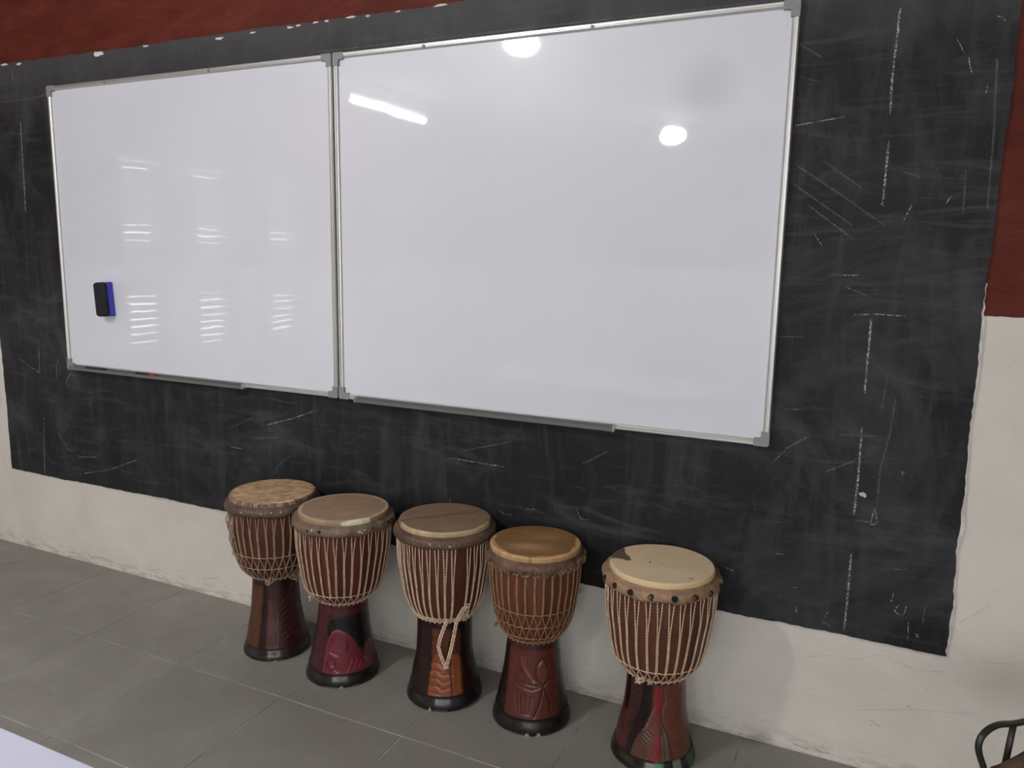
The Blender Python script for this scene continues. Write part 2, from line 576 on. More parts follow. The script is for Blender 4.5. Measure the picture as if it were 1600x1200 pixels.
def stroke(pts, wpx, mat):
    P = np.array([on_plane(x, y, 1, -CT - 0.0005) for x, y in pts])[:, [0, 2]]
    # resample
    L = np.concatenate([[0], np.cumsum(np.linalg.norm(np.diff(P, axis=0), axis=1))])
    n = max(3, int(L[-1] / 0.012) + 2)
    s = np.linspace(0, L[-1], n)
    if len(P) > 2:
        Q = np.stack([np.interp(s, L, P[:, 0]), np.interp(s, L, P[:, 1])], 1)
        Q[1:-1] = (Q[:-2] + 6 * Q[1:-1] + Q[2:]) / 8
    else:
        Q = np.stack([np.interp(s, L, P[:, 0]), np.interp(s, L, P[:, 1])], 1)
    T = np.gradient(Q, axis=0)
    T /= np.linalg.norm(T, axis=1)[:, None] + 1e-9
    N = np.stack([-T[:, 1], T[:, 0]], 1)
    w = wpx * 0.0021 / 2 * nrng.uniform(0.7, 1.2, n)
    w[0] *= 0.4
    w[-1] *= 0.4
    A, B = Q + N * w[:, None], Q - N * w[:, None]
    m = MB()
    y = -CT - 0.0006
    m.add([(a[0], y, a[1]) for a in A] + [(b_[0], y, b_[1]) for b_ in B], [(i, i + 1, n + i + 1, n + i) for i in range(n - 1)])
    return m.build('chalk_mark', mat, cb)


def zo(pts, ox, oy, s):
    return [(ox + x / s, oy + y / s) for x, y in pts]


strong = [[(1407, 10), (1398, 90), (1393, 135)], [(1393, 130), (1391, 178)], [(1389, 220), (1384, 270), (1379, 318)], [(1361, 497), (1357, 545), (1351, 615)],
          [(1347, 667), (1341, 745), (1334, 805)], [(1330, 865), (1325, 925), (1319, 985)], [(32, 190), (36, 260), (40, 330)]]
for s in strong:
    stroke(s, 2.6, M_chalk)
thin = [[(60, 540), (62, 582)], [(18, 108), (20, 127)], [(702, 776), (704, 787)], [(780, 796), (787, 804), (800, 804)], [(901, 796), (907, 811), (921, 812)],
        [(821, 798), (826, 793), (829, 799), (834, 793), (840, 798)], zo([(45, 125), (25, 160), (28, 240)], 80, 520, 3.2), zo([(45, 180), (38, 215), (30, 240)], 80, 520, 3.2),
        zo([(95, 200), (110, 215), (128, 216)], 80, 520, 3.2), zo([(92, 205), (75, 245), (88, 272), (100, 262)], 80, 520, 3.2), [(30, 560), (50, 575), (62, 583)], [(68, 650), (70, 740)],
        zo([(35, 500), (80, 575), (140, 620), (230, 622)], 80, 520, 3.2), zo([(130, 708), (290, 685), (430, 635)], 80, 520, 3.2),
        zo([(1080, 460), (1200, 430), (1335, 385)], 80, 520, 3.2), zo([(900, 570), (960, 582)], 80, 520, 3.2), zo([(755, 145), (768, 165), (785, 200)], 1180, 0, 2.4),
        zo([(145, 472), (240, 455), (335, 438)], 1180, 0, 2.4), zo([(220, 875), (250, 920)], 1180, 0, 2.4), zo([(280, 1030), (390, 1033)], 1180, 0, 2.4),
        zo([(335, 1075), (420, 1108)], 1180, 0, 2.4), zo([(360, 1180), (460, 1178), (570, 1187)], 1180, 0, 2.4), zo([(590, 765), (570, 800), (550, 842)], 1180, 0, 2.4),
        zo([(735, 735), (715, 765)], 1180, 0, 2.4), zo([(800, 215), (812, 275)], 1180, 0, 2.4), zo([(210, 550), (260, 500), (328, 462)], 1100, 450, 2.0),
        zo([(535, 685), (518, 740), (542, 740), (535, 685)], 1100, 450, 2.0), [(1409, 743), (1409, 737), (1413, 735), (1415, 740), (1412, 744), (1409, 743)],
        zo([(460, 150), (462, 185)], 1100, 900, 3.2), zo([(455, 155), (478, 155)], 1100, 900, 3.2), zo([(580, 220), (632, 252)], 1100, 900, 3.2), zo([(620, 183), (600, 203)], 1100, 900, 3.2),
        zo([(946, 80), (946, 100), (930, 137)], 1100, 900, 3.2), zo([(975, 145), (945, 175), (995, 203), (1013, 150)], 1100, 900, 3.2), zo([(1022, 225), (1018, 320)], 1100, 900, 3.2),
        zo([(1055, 285), (1078, 310)], 1100, 900, 3.2), zo([(1072, 287), (1060, 308)], 1100, 900, 3.2), zo([(80, 878), (92, 884)], 1100, 450, 2), [(1558, 25), (1568, 27), (1571, 33)], [(1544, 130), (1540, 150)],
        [(1375, 318), (1383, 322)], [(1130, 885), (1142, 890)], [(700, 715), (790, 730)], [(1210, 865), (1226, 866)], [(1238, 917), (1246, 918)]]
for s in thin:
    stroke(s, 1.3, M_chalk)
faint = [zo([(150, 615), (350, 750), (490, 850)], 1180, 0, 2.4), zo([(250, 600), (400, 705)], 1180, 0, 2.4), zo([(130, 680), (300, 800), (370, 850)], 1180, 0, 2.4), zo([(907, 215), (895, 500), (870, 790)], 1180, 0, 2.4),
         zo([(790, 630), (780, 800)], 1180, 0, 2.4), zo([(545, 640), (630, 668)], 1180, 0, 2.4), zo([(600, 340), (580, 460), (550, 570), (540, 680)], 1100, 450, 2.0), zo([(572, 285), (555, 385)], 1100, 450, 2.0),
         zo([(232, 152), (312, 152)], 1100, 450, 2), zo([(250, 377), (300, 380)], 1100, 450, 2), zo([(425, 458), (540, 464)], 1100, 450, 2), zo([(380, 575), (505, 525)], 1100, 450, 2), zo([(565, 880), (635, 879)], 1100, 450, 2),
         zo([(470, 725), (535, 735)], 1100, 450, 2), zo([(220, 730), (245, 733)], 1100, 450, 2), zo([(880, 480), (1010, 425)], 80, 520, 3.2), zo([(1080, 322), (1160, 345), (1240, 355)], 80, 520, 3.2), zo([(1010, 530), (1140, 523)], 80, 520, 3.2),
         zo([(1200, 610), (1110, 690)], 80, 520, 3.2), zo([(1110, 710), (1135, 685)], 80, 520, 3.2), [(5, 160), (70, 150)], [(60, 150), (140, 132), (480, 88)], zo([(1110, 150), (1098, 190), (1095, 240)], 1100, 900, 3.2), [(480, 83), (1240, -3)],
         [(1250, 70), (1285, 90)], [(1250, 120), (1280, 128)], [(1262, 320), (1335, 375)], [(720, 705), (800, 690)], [(910, 725), (950, 705)], [(1115, 690), (1150, 684)]]
for s in faint:
    stroke(s, 2.2, M_faint)

# hairline cracks and scuffs in the white plaster
M_crack = Mat('wall_crack_dirt', (0.30, 0.28, 0.24), 0.95).m


def crack(pts, wpx):
    P = np.array([on_plane(x, y, 1, -0.0005) for x, y in pts])[:, [0, 2]]
    L = np.concatenate([[0], np.cumsum(np.linalg.norm(np.diff(P, axis=0), axis=1))])
    n = max(4, int(L[-1] / 0.006) + 2)
    s = np.linspace(0, L[-1], n)
    Q = np.stack([np.interp(s, L, P[:, 0]), np.interp(s, L, P[:, 1])], 1)
    for _ in range(3):
        Q[1:-1] = (Q[:-2] + 2 * Q[1:-1] + Q[2:]) / 4
    Q += nrng.normal(0, 0.0007, Q.shape)
    T = np.gradient(Q, axis=0)
    T /= np.linalg.norm(T, axis=1)[:, None] + 1e-9
    N = np.stack([-T[:, 1], T[:, 0]], 1)
    w = wpx * 0.002 / 2 * nrng.uniform(0.2, 1.0, n)
    A, B = Q + N * w[:, None], Q - N * w[:, None]
    m = MB()
    m.add([(a[0], -0.0007, a[1]) for a in A] + [(b_[0], -0.0007, b_[1]) for b_ in B], [(i, i + 1, n + i + 1, n + i) for i in range(n - 1)])
    m.build('plaster_crack', M_crack, wall_back)


for c in ([(140, 870), (160, 872), (185, 882), (207, 885)], [(240, 890), (252, 890), (262, 896)], [(315, 904), (340, 903)], [(1240, 1162), (1255, 1168), (1263, 1171)], [(1273, 1169), (1285, 1176), (1295, 1176)],
          [(1415, 1104), (1424, 1103)], [(1357, 1124), (1370, 1131), (1374, 1135)]):
    crack(c, 1.5)
for c in ([(1260, 1026), (1310, 1024), (1335, 1032), (1375, 1022), (1400, 1034), (1430, 1048), (1480, 1050)], [(1500, 972), (1520, 962), (1545, 946)], [(1330, 1110), (1390, 1108), (1450, 1110), (1520, 1116)], [(1530, 1034), (1560, 1037), (1598, 1038)]):
    crack(c, 0.5)

# ------------------------------------------------------------------ whiteboards
k = Mat('whiteboard_enamel', (0.78, 0.785, 0.80), 0.32)
k.b.inputs['Coat Weight'].default_value = 1.0
k.b.inputs['Coat Roughness'].default_value = 0.03
k.b.inputs['Specular IOR Level'].default_value = 0.3
p = k.obj()
wb = k.ramp(k.noise(p, 1.3, 4, 0.6, 0.6), [(0.3, (0.725, 0.748, 0.825)), (0.7, (0.765, 0.79, 0.868))])
# soft round grey patch, fading outwards with a noisy edge
cs = on_plane(1100, 143, 1, -0.018)
vm = k.n('ShaderNodeVectorMath', operation='DISTANCE')
k.set(vm.inputs[0], k.n('ShaderNodeNewGeometry').outputs['Position'])
vm.inputs[1].default_value = tuple(cs)
sm = k.ramp(k.math('ADD', vm.outputs['Value'], k.math('MULTIPLY', k.noise(p, 18, 3), 0.03)), [(0.04, 0.34), (0.13, 0.0)])
wb = k.mix(sm, wb, (0.45, 0.45, 0.46))
k.col(wb)
nd = k.n('ShaderNodeBump')
nd.inputs['Strength'].default_value = 0.12
nd.inputs['Distance'].default_value = 0.004
k.set(nd.inputs['Height'], k.noise(p, 5.0, 2, 0.5))
k.set(k.b.inputs['Coat Normal'], nd.outputs[0])
M_wb = k.m
k = Mat('brushed_aluminium', (0.66, 0.66, 0.65), 0.38, 0.75)
M_alu = k.m
M_cap = Mat('grey_plastic_corner', (0.26, 0.26, 0.27), 0.5).m
M_tray = Mat('dark_aluminium_tray', (0.20, 0.195, 0.20), 0.42, 0.5).m
YF, YB = -0.026, -CT - 0.0013       # front of frame, back of board
WZB, WZT = 0.9190, 2.1085


def whiteboard(x0, x1, tx0, tx1, label):
    root = empty('whiteboard', ((x0 + x1) / 2, -CT, WZB))
    ox, oz = -(x0 + x1) / 2, -WZB

    def loc(m, *a, **kw):
        m.v = [(x + ox, y + CT, z + oz) for x, y, z in m.v]
        return m.build(*a, **kw)
    fw = 0.019
    loc(MB().box((x0 + 0.008, -0.018, WZB + 0.008), (x1 - 0.008, YB, WZT - 0.008)), 'writing_panel', M_wb, root)
    cl = 0.042

    def rail(poly_pts, horizontal, c, sgn):
        m = MB()
        prof = [(0, YB), (0, YF + 0.004), (0.003, YF), (0.009, YF), (0.0105, YF + 0.002), (0.0125, YF + 0.002), (0.014, YF), (fw - 0.002, YF + 0.002), (fw, YF + 0.006), (fw, -0.0185)]
        a, b_ = poly_pts
        n = len(prof)
        if horizontal:
            vs = [(a, y, c + sgn * d) for d, y in prof] + [(b_, y, c + sgn * d) for d, y in prof]
        else:
            vs = [(c + sgn * d, y, a) for d, y in prof] + [(c + sgn * d, y, b_) for d, y in prof]
        m.add(vs, [(i, i + 1, n + i + 1, n + i) for i in range(n - 1)])
        return loc(m, 'frame_rail', M_alu, root)
    e = 0.012
    rail((x0 + e, x1 - e), True, WZB, 1)
    rail((x0 + e, x1 - e), True, WZT, -1)
    rail((WZB + e, WZT - e), False, x0, 1)
    rail((WZB + e, WZT - e), False, x1, -1)
    for cx, sx in ((x0, 1), (x1, -1)):
        for cz, sz in ((WZB, 1), (WZT, -1)):
            w = 0.0225
            q = [(-0.001, 0.004), (0.004, -0.001), (cl, -0.001), (cl, w), (w + 0.004, w), (w, w + 0.004), (w, cl), (-0.001, cl)]
            poly = [(cx + sx * a, cz + sz * b_) for a, b_ in q]
            if sx * sz < 0:
                poly = poly[::-1]
            loc(MB().prism(poly, YF - 0.002, YB), 'corner_cap', M_cap, root, bevel=0.0015)
    # pen tray: open channel with a raised lip
    m = MB()
    zt = WZB + 0.004
    prof = [(YF + 0.002, zt + 0.012), (YF - 0.001, zt + 0.012), (YF - 0.001, zt + 0.001), (YF - 0.019, zt + 0.000), (YF - 0.0215, zt + 0.006), (YF - 0.023, zt + 0.006), (YF - 0.0225, zt - 0.006), (YF + 0.002, zt - 0.005)]
    n = len(prof)
    vs = [(tx0, y, z) for y, z in prof] + [(tx1, y, z) for y, z in prof]
    fs = [(i, n + i, n + (i + 1) % n, (i + 1) % n) for i in range(n)]
    fs += [tuple(range(n)), tuple(range(2 * n - 1, n - 1, -1))]
    m.add(vs, fs)
    tray = loc(m, 'pen_tray', M_tray, root)
    for ex in (tx0, tx1):
        loc(MB().box((ex - 0.0015, YF - 0.0235, zt - 0.0065), (ex + 0.0015, YF + 0.001, zt + 0.0125)), 'tray_end', M_alu, tray)
    # fixing clips on the top rail
    for fx in (0.24, 0.62):
        xx = x0 + fx * (x1 - x0)
        loc(MB().box((xx - 0.004, YF - 0.0025, WZT - 0.016), (xx + 0.004, YF + 0.001, WZT - 0.006)), 'fixing_screw', M_cap, root)
    tag(root, label, 'whiteboard', 'pair of whiteboards')
    return root


BX0, BXM0, BXM1, BX1 = -1.4645, 0.0115, 0.0185, 1.5154
tl1 = on_plane(380, 600, 1, -0.04)[0]
tr0 = on_plane(553, 624, 1, -0.05)[0]
tr1 = on_plane(958, 667, 1, -0.05)[0]
whiteboard(BX0, BXM0, BX0 + 0.035, tl1, 'left whiteboard, the one with a blue and black eraser stuck on it')
whiteboard(BXM1, BX1, tr0, tr1, 'right whiteboard, bare and with bright lamp reflections across its top')

# eraser
M_felt = Mat('black_eraser_foam', (0.008, 0.008, 0.014), 0.8).m
M_blue = Mat('blue_eraser_plastic', (0.045, 0.05, 0.42), 0.4).m
ec = on_plane(164, 467, 1, -0.018)
er = empty('board_eraser', (ec[0] + 0.028, -0.018, ec[2]))
er.rotation_euler = (0, math.radians(-3.5), 0)
MB().box((-0.031, -0.026, -0.0715), (0.031, -0.0004, 0.0715)).build('blue_body', M_blue, er, bevel=0.005)
MB().box((-0.031, -0.052, -0.0715), (0.031, -0.0262, 0.0715)).build('black_pad', M_felt, er, bevel=0.012)
tag(er, 'blue and black board eraser stuck to the left whiteboard', 'eraser')

# marker pens lying in the left tray
M_pen_black = Mat('black_pen_plastic', (0.02, 0.02, 0.02), 0.4).m
M_pen_red = Mat('red_pen_plastic', (0.38, 0.03, 0.05), 0.4).m


def pen(px, py, capmat, label):
    x = on_plane(px, py, 1, -0.05)[0]
    root = empty('marker_pen', (x, YF - 0.0098, WZB + 0.004 + 0.0075))
    MB().tube([(q, 0, 0) for q in (-0.055, -0.053, 0.028)], [0.005, 0.0064, 0.0064], 14).build('barrel', M_pen_black, root, smooth=False)
    MB().tube([(q, 0, 0) for q in (0.0282, 0.060, 0.062)], [0.0067, 0.0064, 0.005], 14).build('pen_cap', capmat, root, smooth=False)
    tag(root, label, 'marker pen', 'marker pens in the tray')


pen(143, 571, M_pen_black, 'all black marker pen in the tray at the far left corner')
pen(222, 580, M_pen_red, 'dark marker pen with a red cap in the left tray')

# ------------------------------------------------------------------ djembe drums
def pchip(xs, ys):
    xs, ys = np.array(xs, float), np.array(ys, float)
    h = np.diff(xs)
    d = np.diff(ys) / h
    m = np.zeros_like(xs)
    for i in range(1, len(xs) - 1):
        if d[i - 1] * d[i] > 0:
            w1, w2 = 2 * h[i] + h[i - 1], h[i] + 2 * h[i - 1]
            m[i] = (w1 + w2) / (w1 / d[i - 1] + w2 / d[i])
    m[0], m[-1] = d[0], d[-1]

    def f(x):
        x = np.clip(np.asarray(x, float), xs[0], xs[-1])
        i = np.clip(np.searchsorted(xs, x) - 1, 0, len(h) - 1)
        t = (x - xs[i]) / h[i]
        return ((2 * t**3 - 3 * t**2 + 1) * ys[i] + (t**3 - 2 * t**2 + t) * h[i] * m[i] + (-2 * t**3 + 3 * t**2) * ys[i + 1] + (t**3 - t**2) * h[i] * m[i + 1])
    return f


def fnoise(th, z, seed, fs=6, fz=30, n=5):
    r = np.random.default_rng(seed)
    out = np.zeros(np.broadcast(th, z).shape)
    for i in range(n):
        kf = r.integers(1, fs + 1) * (1 + i // 2)
        out = out + np.sin(kf * th + r.uniform(-fz, fz) * z * 2 + r.uniform(0, 6.28)) / (1 + 0.4 * i)
    return out / 2.5


def mat_wood(name, gloss, grain=0.35):
    k = Mat(name, rough=gloss)
    p = k.obj((1, 1, 0.16))
    c = k.attr()
    gr = k.ramp(k.noise(p, 60, 5, 0.65, 0.6), [(0.3, 0.55), (0.7, 1.15)])
    c2 = k.mix(grain, c, gr, 'MULTIPLY')
    k.col(c2)
    k.rough(k.ramp(k.noise(k.obj(), 18, 4), [(0.3, gloss * 0.75), (0.7, gloss * 1.3)]))
    k.bump(k.noise(p, 90, 2), 0.012, 0.001)
    k.b.inputs['Specular IOR Level'].default_value = 0.45
    return k.m


M_stem = mat_wood('carved_lacquered_wood', 0.3, 0.3)
M_bowl = mat_wood('bowl_wood', 0.5, 0.65)
M_band = mat_wood('black_lacquered_foot', 0.22, 0.2)


def mat_skin(name, streak=0.0, rot=0.5):
    k = Mat(name, rough=0.6)
    c = k.attr()
    p = k.obj()
    bl_ = k.ramp(k.noise(p, 14, 6, 0.65, 1.0), [(0.3, 0.62), (0.55, 0.98), (0.75, 1.2)])
    c = k.mix(0.55, c, bl_, 'MULTIPLY')
    long = k.noise(k.obj((3, 26, 3) if streak == 0 else (5, 62, 5), (0, 0, rot)), 4, 5, 0.7, 0.6 if streak == 0 else 0.9)
    c = k.mix(0.35 + streak * 1.1, c, k.ramp(long, [(0.35, 0.5), (0.6, 1.12)] if streak == 0 else [(0.42, 0.28), (0.50, 0.80), (0.57, 2.1)]), 'MULTIPLY')
    k.col(c)
    k.bump(k.math('ADD', long, k.noise(p, 60, 4)), 0.18 + streak, 0.0015)
    return k.m


M_skin = mat_skin('drum_skin')
M_hairskin = mat_skin('hairy_drum_skin', 0.5, 0.9)
M_smoothskin = Mat('cream_drum_skin', rough=0.55)
_c = M_smoothskin.attr()
_c = M_smoothskin.mix(0.25, _c, M_smoothskin.ramp(M_smoothskin.noise(M_smoothskin.obj(), 9, 6, 0.65, 0.8), [(0.3, 0.75), (0.7, 1.1)]), 'MULTIPLY')
M_smoothskin.col(_c)
M_smoothskin.bump(M_smoothskin.noise(M_smoothskin.obj(), 50, 4), 0.1, 0.001)
M_smoothskin = M_smoothskin.m


def mat_collar(name):
    k = Mat(name, rough=0.55)
    p = k.obj()
    c = k.mix(0.7, k.attr(), k.ramp(k.noise(p, 26, 6, 0.7, 1.2), [(0.3, 0.5), (0.55, 0.95), (0.75, 1.35)]), 'MULTIPLY')
    k.col(c)
    k.bump(k.math('ADD', k.noise(p, 45, 5, 0.7), k.math('MULTIPLY', k.noise(p, 16, 3), 2.2)), 0.8, 0.006)
    k.rough(k.ramp(k.noise(p, 30, 4), [(0.35, 0.3), (0.65, 0.6)]))
    return k.m


M_collar = mat_collar('rawhide_collar')


def mat_rope(name, c):
    k = Mat(name, rough=0.85)
    k.col(k.ramp(k.noise(k.obj(), 45, 4, 0.7), [(0.3, tuple(np.array(c) * 0.62)), (0.6, tuple(c)), (0.8, tuple(np.array(c) * 1.1))]))
    return k.m


M_hole = Mat('dark_hole', (0.012, 0.009, 0.008), 0.9).m
M_hair = Mat('frayed_hide_hair', (0.26, 0.19, 0.13), 0.85).m
M_redbit = Mat('red_cloth', (0.17, 0.045, 0.025), 0.8).m
M_greenbit = Mat('green_cloth', (0.10, 0.115, 0.06), 0.8).m


def twisted(mb, P, N, R=0.0023, pitch=0.02, nstr=2, sides=4, phase=0.0, step=0.0028):
    """rope of nstr strands along P, N = outward direction at each point"""
    P, N = np.array(P, float), np.array(N, float)
    L = np.concatenate([[0], np.cumsum(np.linalg.norm(np.diff(P, axis=0), axis=1))])
    n = max(3, int(L[-1] / step) + 1)
    s = np.linspace(0, L[-1], n)
    P = np.stack([np.interp(s, L, P[:, i]) for i in range(3)], 1)
    N = np.stack([np.interp(s, L, N[:, i]) for i in range(3)], 1)
    T = np.gradient(P, axis=0)
    T /= np.linalg.norm(T, axis=1)[:, None] + 1e-12
    N -= T * np.sum(N * T, 1)[:, None]
    N /= np.linalg.norm(N, axis=1)[:, None] + 1e-12
    B = np.cross(T, N)
    off, sr = R * 0.52, R * 0.52
    a = np.linspace(0, 2 * math.pi, sides, endpoint=False)
    for q in range(nstr):
        ph = 2 * math.pi * s / pitch + 2 * math.pi * q / nstr + phase
        C = P + off * (np.cos(ph)[:, None] * N + np.sin(ph)[:, None] * B)
        V = C[:, None, :] + sr * (np.cos(a)[None, :, None] * N[:, None, :] + np.sin(a)[None, :, None] * B[:, None, :])
        fs = []
        for i in range(n - 1):
            for kk in range(sides):
                l = (kk + 1) % sides
                fs.append((i * sides + kk, i * sides + l, (i + 1) * sides + l, (i + 1) * sides + kk))
        mb.add(V.reshape(-1, 3), fs)


def seg_dist(U, V, pts):
    d = np.full(U.shape, 9.0)
    for (a, b_), (c, e) in zip(pts[:-1], pts[1:]):
        dx, dy = c - a, e - b_
        t = np.clip(((U - a) * dx + (V - b_) * dy) / (dx * dx + dy * dy + 1e-12), 0, 1)
        d = np.minimum(d, np.hypot(U - a - t * dx, V - b_ - t * dy))
    return d


def in_poly(U, V, poly):
    ins = np.zeros(U.shape, bool)
    n = len(poly)
    for i in range(n):
        x1, y1 = poly[i]
        x2, y2 = poly[(i + 1) % n]
        if y1 == y2:
            continue
        c = ((V > min(y1, y2)) & (V <= max(y1, y2)))
        xi = (V - y1) * (x2 - x1) / (y2 - y1) + x1
        ins ^= c & (U < xi)
    return ins


class Carving:
    """paint and relief over the stem; U = angle in degrees from the front (right positive), V = 0 at foot band .. 1 at the neck"""
    def __init__(self, U, V, base):
        self.U, self.V = U, V
        self.C = np.broadcast_to(stem_alb(base), U.shape + (3,)).copy()
        self.H = np.zeros(U.shape)

    def poly(self, pts, col, raise_=0.0):
        if max(abs(a) for a, _ in pts) < 150:
            pts = [(a, -0.25 if b_ <= 0.03 else (1.15 if b_ >= 0.86 else b_)) for a, b_ in pts]
            for _ in range(3):       # round the carved corners
                q = []
                for (a, b_), (c, e) in zip(pts, pts[1:] + pts[:1]):
                    q += [(a * .78 + c * .22, b_ * .78 + e * .22), (a * .22 + c * .78, b_ * .22 + e * .78)]
                pts = q
        m = in_poly(self.U, self.V, pts)
        self.C[m] = stem_alb(col)
        self.H[m] += raise_
        return self

    def groove(self, pts, w=0.0022, depth=0.0016, col=None, mixv=0.6):
        d = seg_dist(self.U / 90 * 0.15, self.V * 0.23, [(a / 90 * 0.15, b_ * 0.23) for a, b_ in pts])
        g_ = np.exp(-(d / w) ** 2)
        self.H -= depth * g_
        if col is not None:
            self.C += (stem_alb(col) - self.C) * (g_ * mixv)[..., None]
        return self


LF, LS, LB, LK = 0.62, 1.08, 0.85, 0.43      # divisors from photographed colour to albedo: ropes/collars, stems, bowls, skins


def stem_alb(c):
    a = alb(c, LS)
    return a * 0.94 + a.mean() * 0.06




def carve_1(U, V):
    c = Carving(U, V, (58, 22, 24))
    c.poly([(-100, 0), (-42, 0), (-36, .5), (-30, .9), (-75, .9), (-100, .6)], (84, 50, 30))
    c.poly([(-38, 0.0), (-24, 0), (-22, .5), (-17, .9), (-29, .9), (-34, .5)], (34, 14, 15))
    c.poly([(-22, 0), (-8, 0), (-6, .35), (-13, .7), (-20, .7)], (82, 34, 34))
    for o in (0, 5, 10):
        c.groove([(-14 + o, 0), (-10 + o, .15), (-13 + o, .3), (-9 + o, .48), (-15 + o, .7)], col=(105, 62, 58))
    for i in range(7):
        c.groove([(12, .12 + .09 * i), (26, .17 + .09 * i), (44, .3 + .09 * i)], 0.0018, 0.0012, (86, 48, 44), .5)
        c.groove([(48, .08 + .09 * i), (34, .20 + .09 * i), (18, .26 + .09 * i)], 0.0018, 0.0012, (80, 42, 40), .4)
    for a in range(70, 300, 28):
        c.groove([(a, .05), (a + 12, .3), (a - 6, .6), (a + 5, .85)])
    c.poly([(-190, .9), (190, .9), (190, 1.2), (-190, 1.2)], (46, 17, 19))
    return c


def carve_2(U, V):
    c = Carving(U, V, (62, 24, 30))
    c.poly([(-62, 0), (-34, 0), (-32, .8), (-46, .86), (-66, .8)], (70, 26, 33))
    c.poly([(-34, .82), (70, .82), (100, .6), (100, .0), (60, 0.3), (42, .28), (36, .34), (12, .3), (-20, .55), (-36, .5)], (20, 16, 18))
    c.poly([(-36, 0), (52, 0), (34, .22), (24, .4), (8, .56), (-12, .63), (-24, .60), (-32, .45)], (112, 30, 46), .002)
    c.poly([(42, .02), (70, .10), (62, .42), (48, .36), (38, .26)], (98, 56, 52), .001)
    c.poly([(2, .3), (9, .3), (9, .45), (4, .46)], (60, 10, 22))
    c.groove([(-36, 0), (-32, .45), (-24, .60), (-12, .63), (8, .56), (24, .4), (34, .22), (52, 0)], .0022, .0015, (160, 80, 85), .6)
    c.groove([(-26, .30), (-12, .26)], .0022, .001, (190, 120, 120), .8)
    for i in range(4):
        c.groove([(-30 + 4 * i, .22 - .05 * i), (-22 + 4 * i, .18 - .05 * i), (-20 + 4 * i, .10 - .02 * i)], .0018, .0014, (150, 60, 70), .6)
    c.groove([(-32, .1), (-24, .2), (-16, .18), (-14, .08), (-24, .03), (-32, .1)], .0022, .0016, (60, 12, 24), .7)
    for i in range(4):
        c.groove([(6 + 9 * i, .04), (14 + 9 * i, .20 - .02 * i)], .002, .0013, (150, 70, 75), .6)
    c.groove([(44, .05), (54, .2), (48, .36)], .002, .0012, (130, 85, 80), .5)
    c.poly([(-190, .84), (190, .84), (190, 1.2), (-190, 1.2)], (84, 26, 36))
    return c


def carve_3(U, V):
    c = Carving(U, V, (38, 18, 17))
    c.poly([(-30, 0), (30, 0), (34, .55), (30, .88), (-28, .88), (-24, .5)], (92, 48, 28))
    c.poly([(-30, 0), (31, 0), (34, .46), (26, .56), (0, .46), (-18, .58), (-26, .42)], (138, 70, 34), .001)
    c.groove([(13, 0), (12, .35), (10, .72)], .0024, .002, (58, 24, 12), .85)
    c.groove([(12, .26), (0, .40), (-12, .56)], .0022, .0016, (84, 36, 16), .7)
    for i in range(4):
        c.groove([(-28, .10 + .1 * i), (-14, .13 + .1 * i), (-4, .07 + .1 * i), (8, .1 + .09 * i)], .002, .0016, (170, 100, 55), .6)
        c.groove([(-24, .05 + .1 * i), (-8, .02 + .1 * i)], .0018, .0014, (90, 40, 18), .6)
    c.groove([(22, .05), (24, .4)], .004, .0006, (165, 95, 55), .4)
    c.groove([(31, 0), (34, .46), (26, .6)], .0022, .0014, (60, 26, 14), .7)
    c.poly([(-190, .9), (190, .9), (190, 1.2), (-190, 1.2)], (34, 15, 13))
    return c


def carve_4(U, V):
    c = Carving(U, V, (30, 17, 16))
    c.poly([(-46, 0), (44, 0), (58, .4), (60, .9), (-62, .9), (-52, .45)], (92, 40, 32))
    c.groove([(-24, .82), (-18, .68), (-8, .58), (4, .50), (16, .44), (20, .42)], .0024, .0018, (138, 84, 72), .6)
    c.groove([(-16, .80), (-14, .68), (-4, .58), (2, .48)], .002, .0016, (150, 95, 84), .6)
    c.groove([(22, .42), (8, .52), (8, .68), (22, .80), (34, .66), (34, .50), (22, .42)], .0024, .0018, (56, 22, 18), .7)
    c.poly([(20, .44), (11, .54), (11, .67), (22, .77), (31, .65), (31, .52)], (108, 52, 42), .001)
    c.groove([(22, .42), (14, .2), (4, .02)], .0024, .002, (48, 18, 16), .8)
    c.groove([(22, .42), (32, .22), (32, .04)], .0024, .002, (48, 18, 16), .8)
    for i in range(9):
        c.groove([(-32 + 4.2 * i, .32 - .004 * i), (-24 + 2.6 * i, .05)], .0016, .0016, (134, 78, 66) if i % 2 == 0 else (60, 24, 20), .6)
    c.groove([(-34, .42), (-20, .40), (0, .37), (16, .40)], .0022, .0015, (122, 66, 56), .5)
    c.groove([(-36, .48), (-18, .45), (2, .43), (18, .42)], .002, .0013, (60, 24, 20), .5)
    c.groove([(-30, .5), (-22, .62), (-14, .55)], .002, .0012, (70, 28, 24), .5)
    c.poly([(-190, .9), (190, .9), (190, 1.2), (-190, 1.2)], (66, 28, 24))
    return c


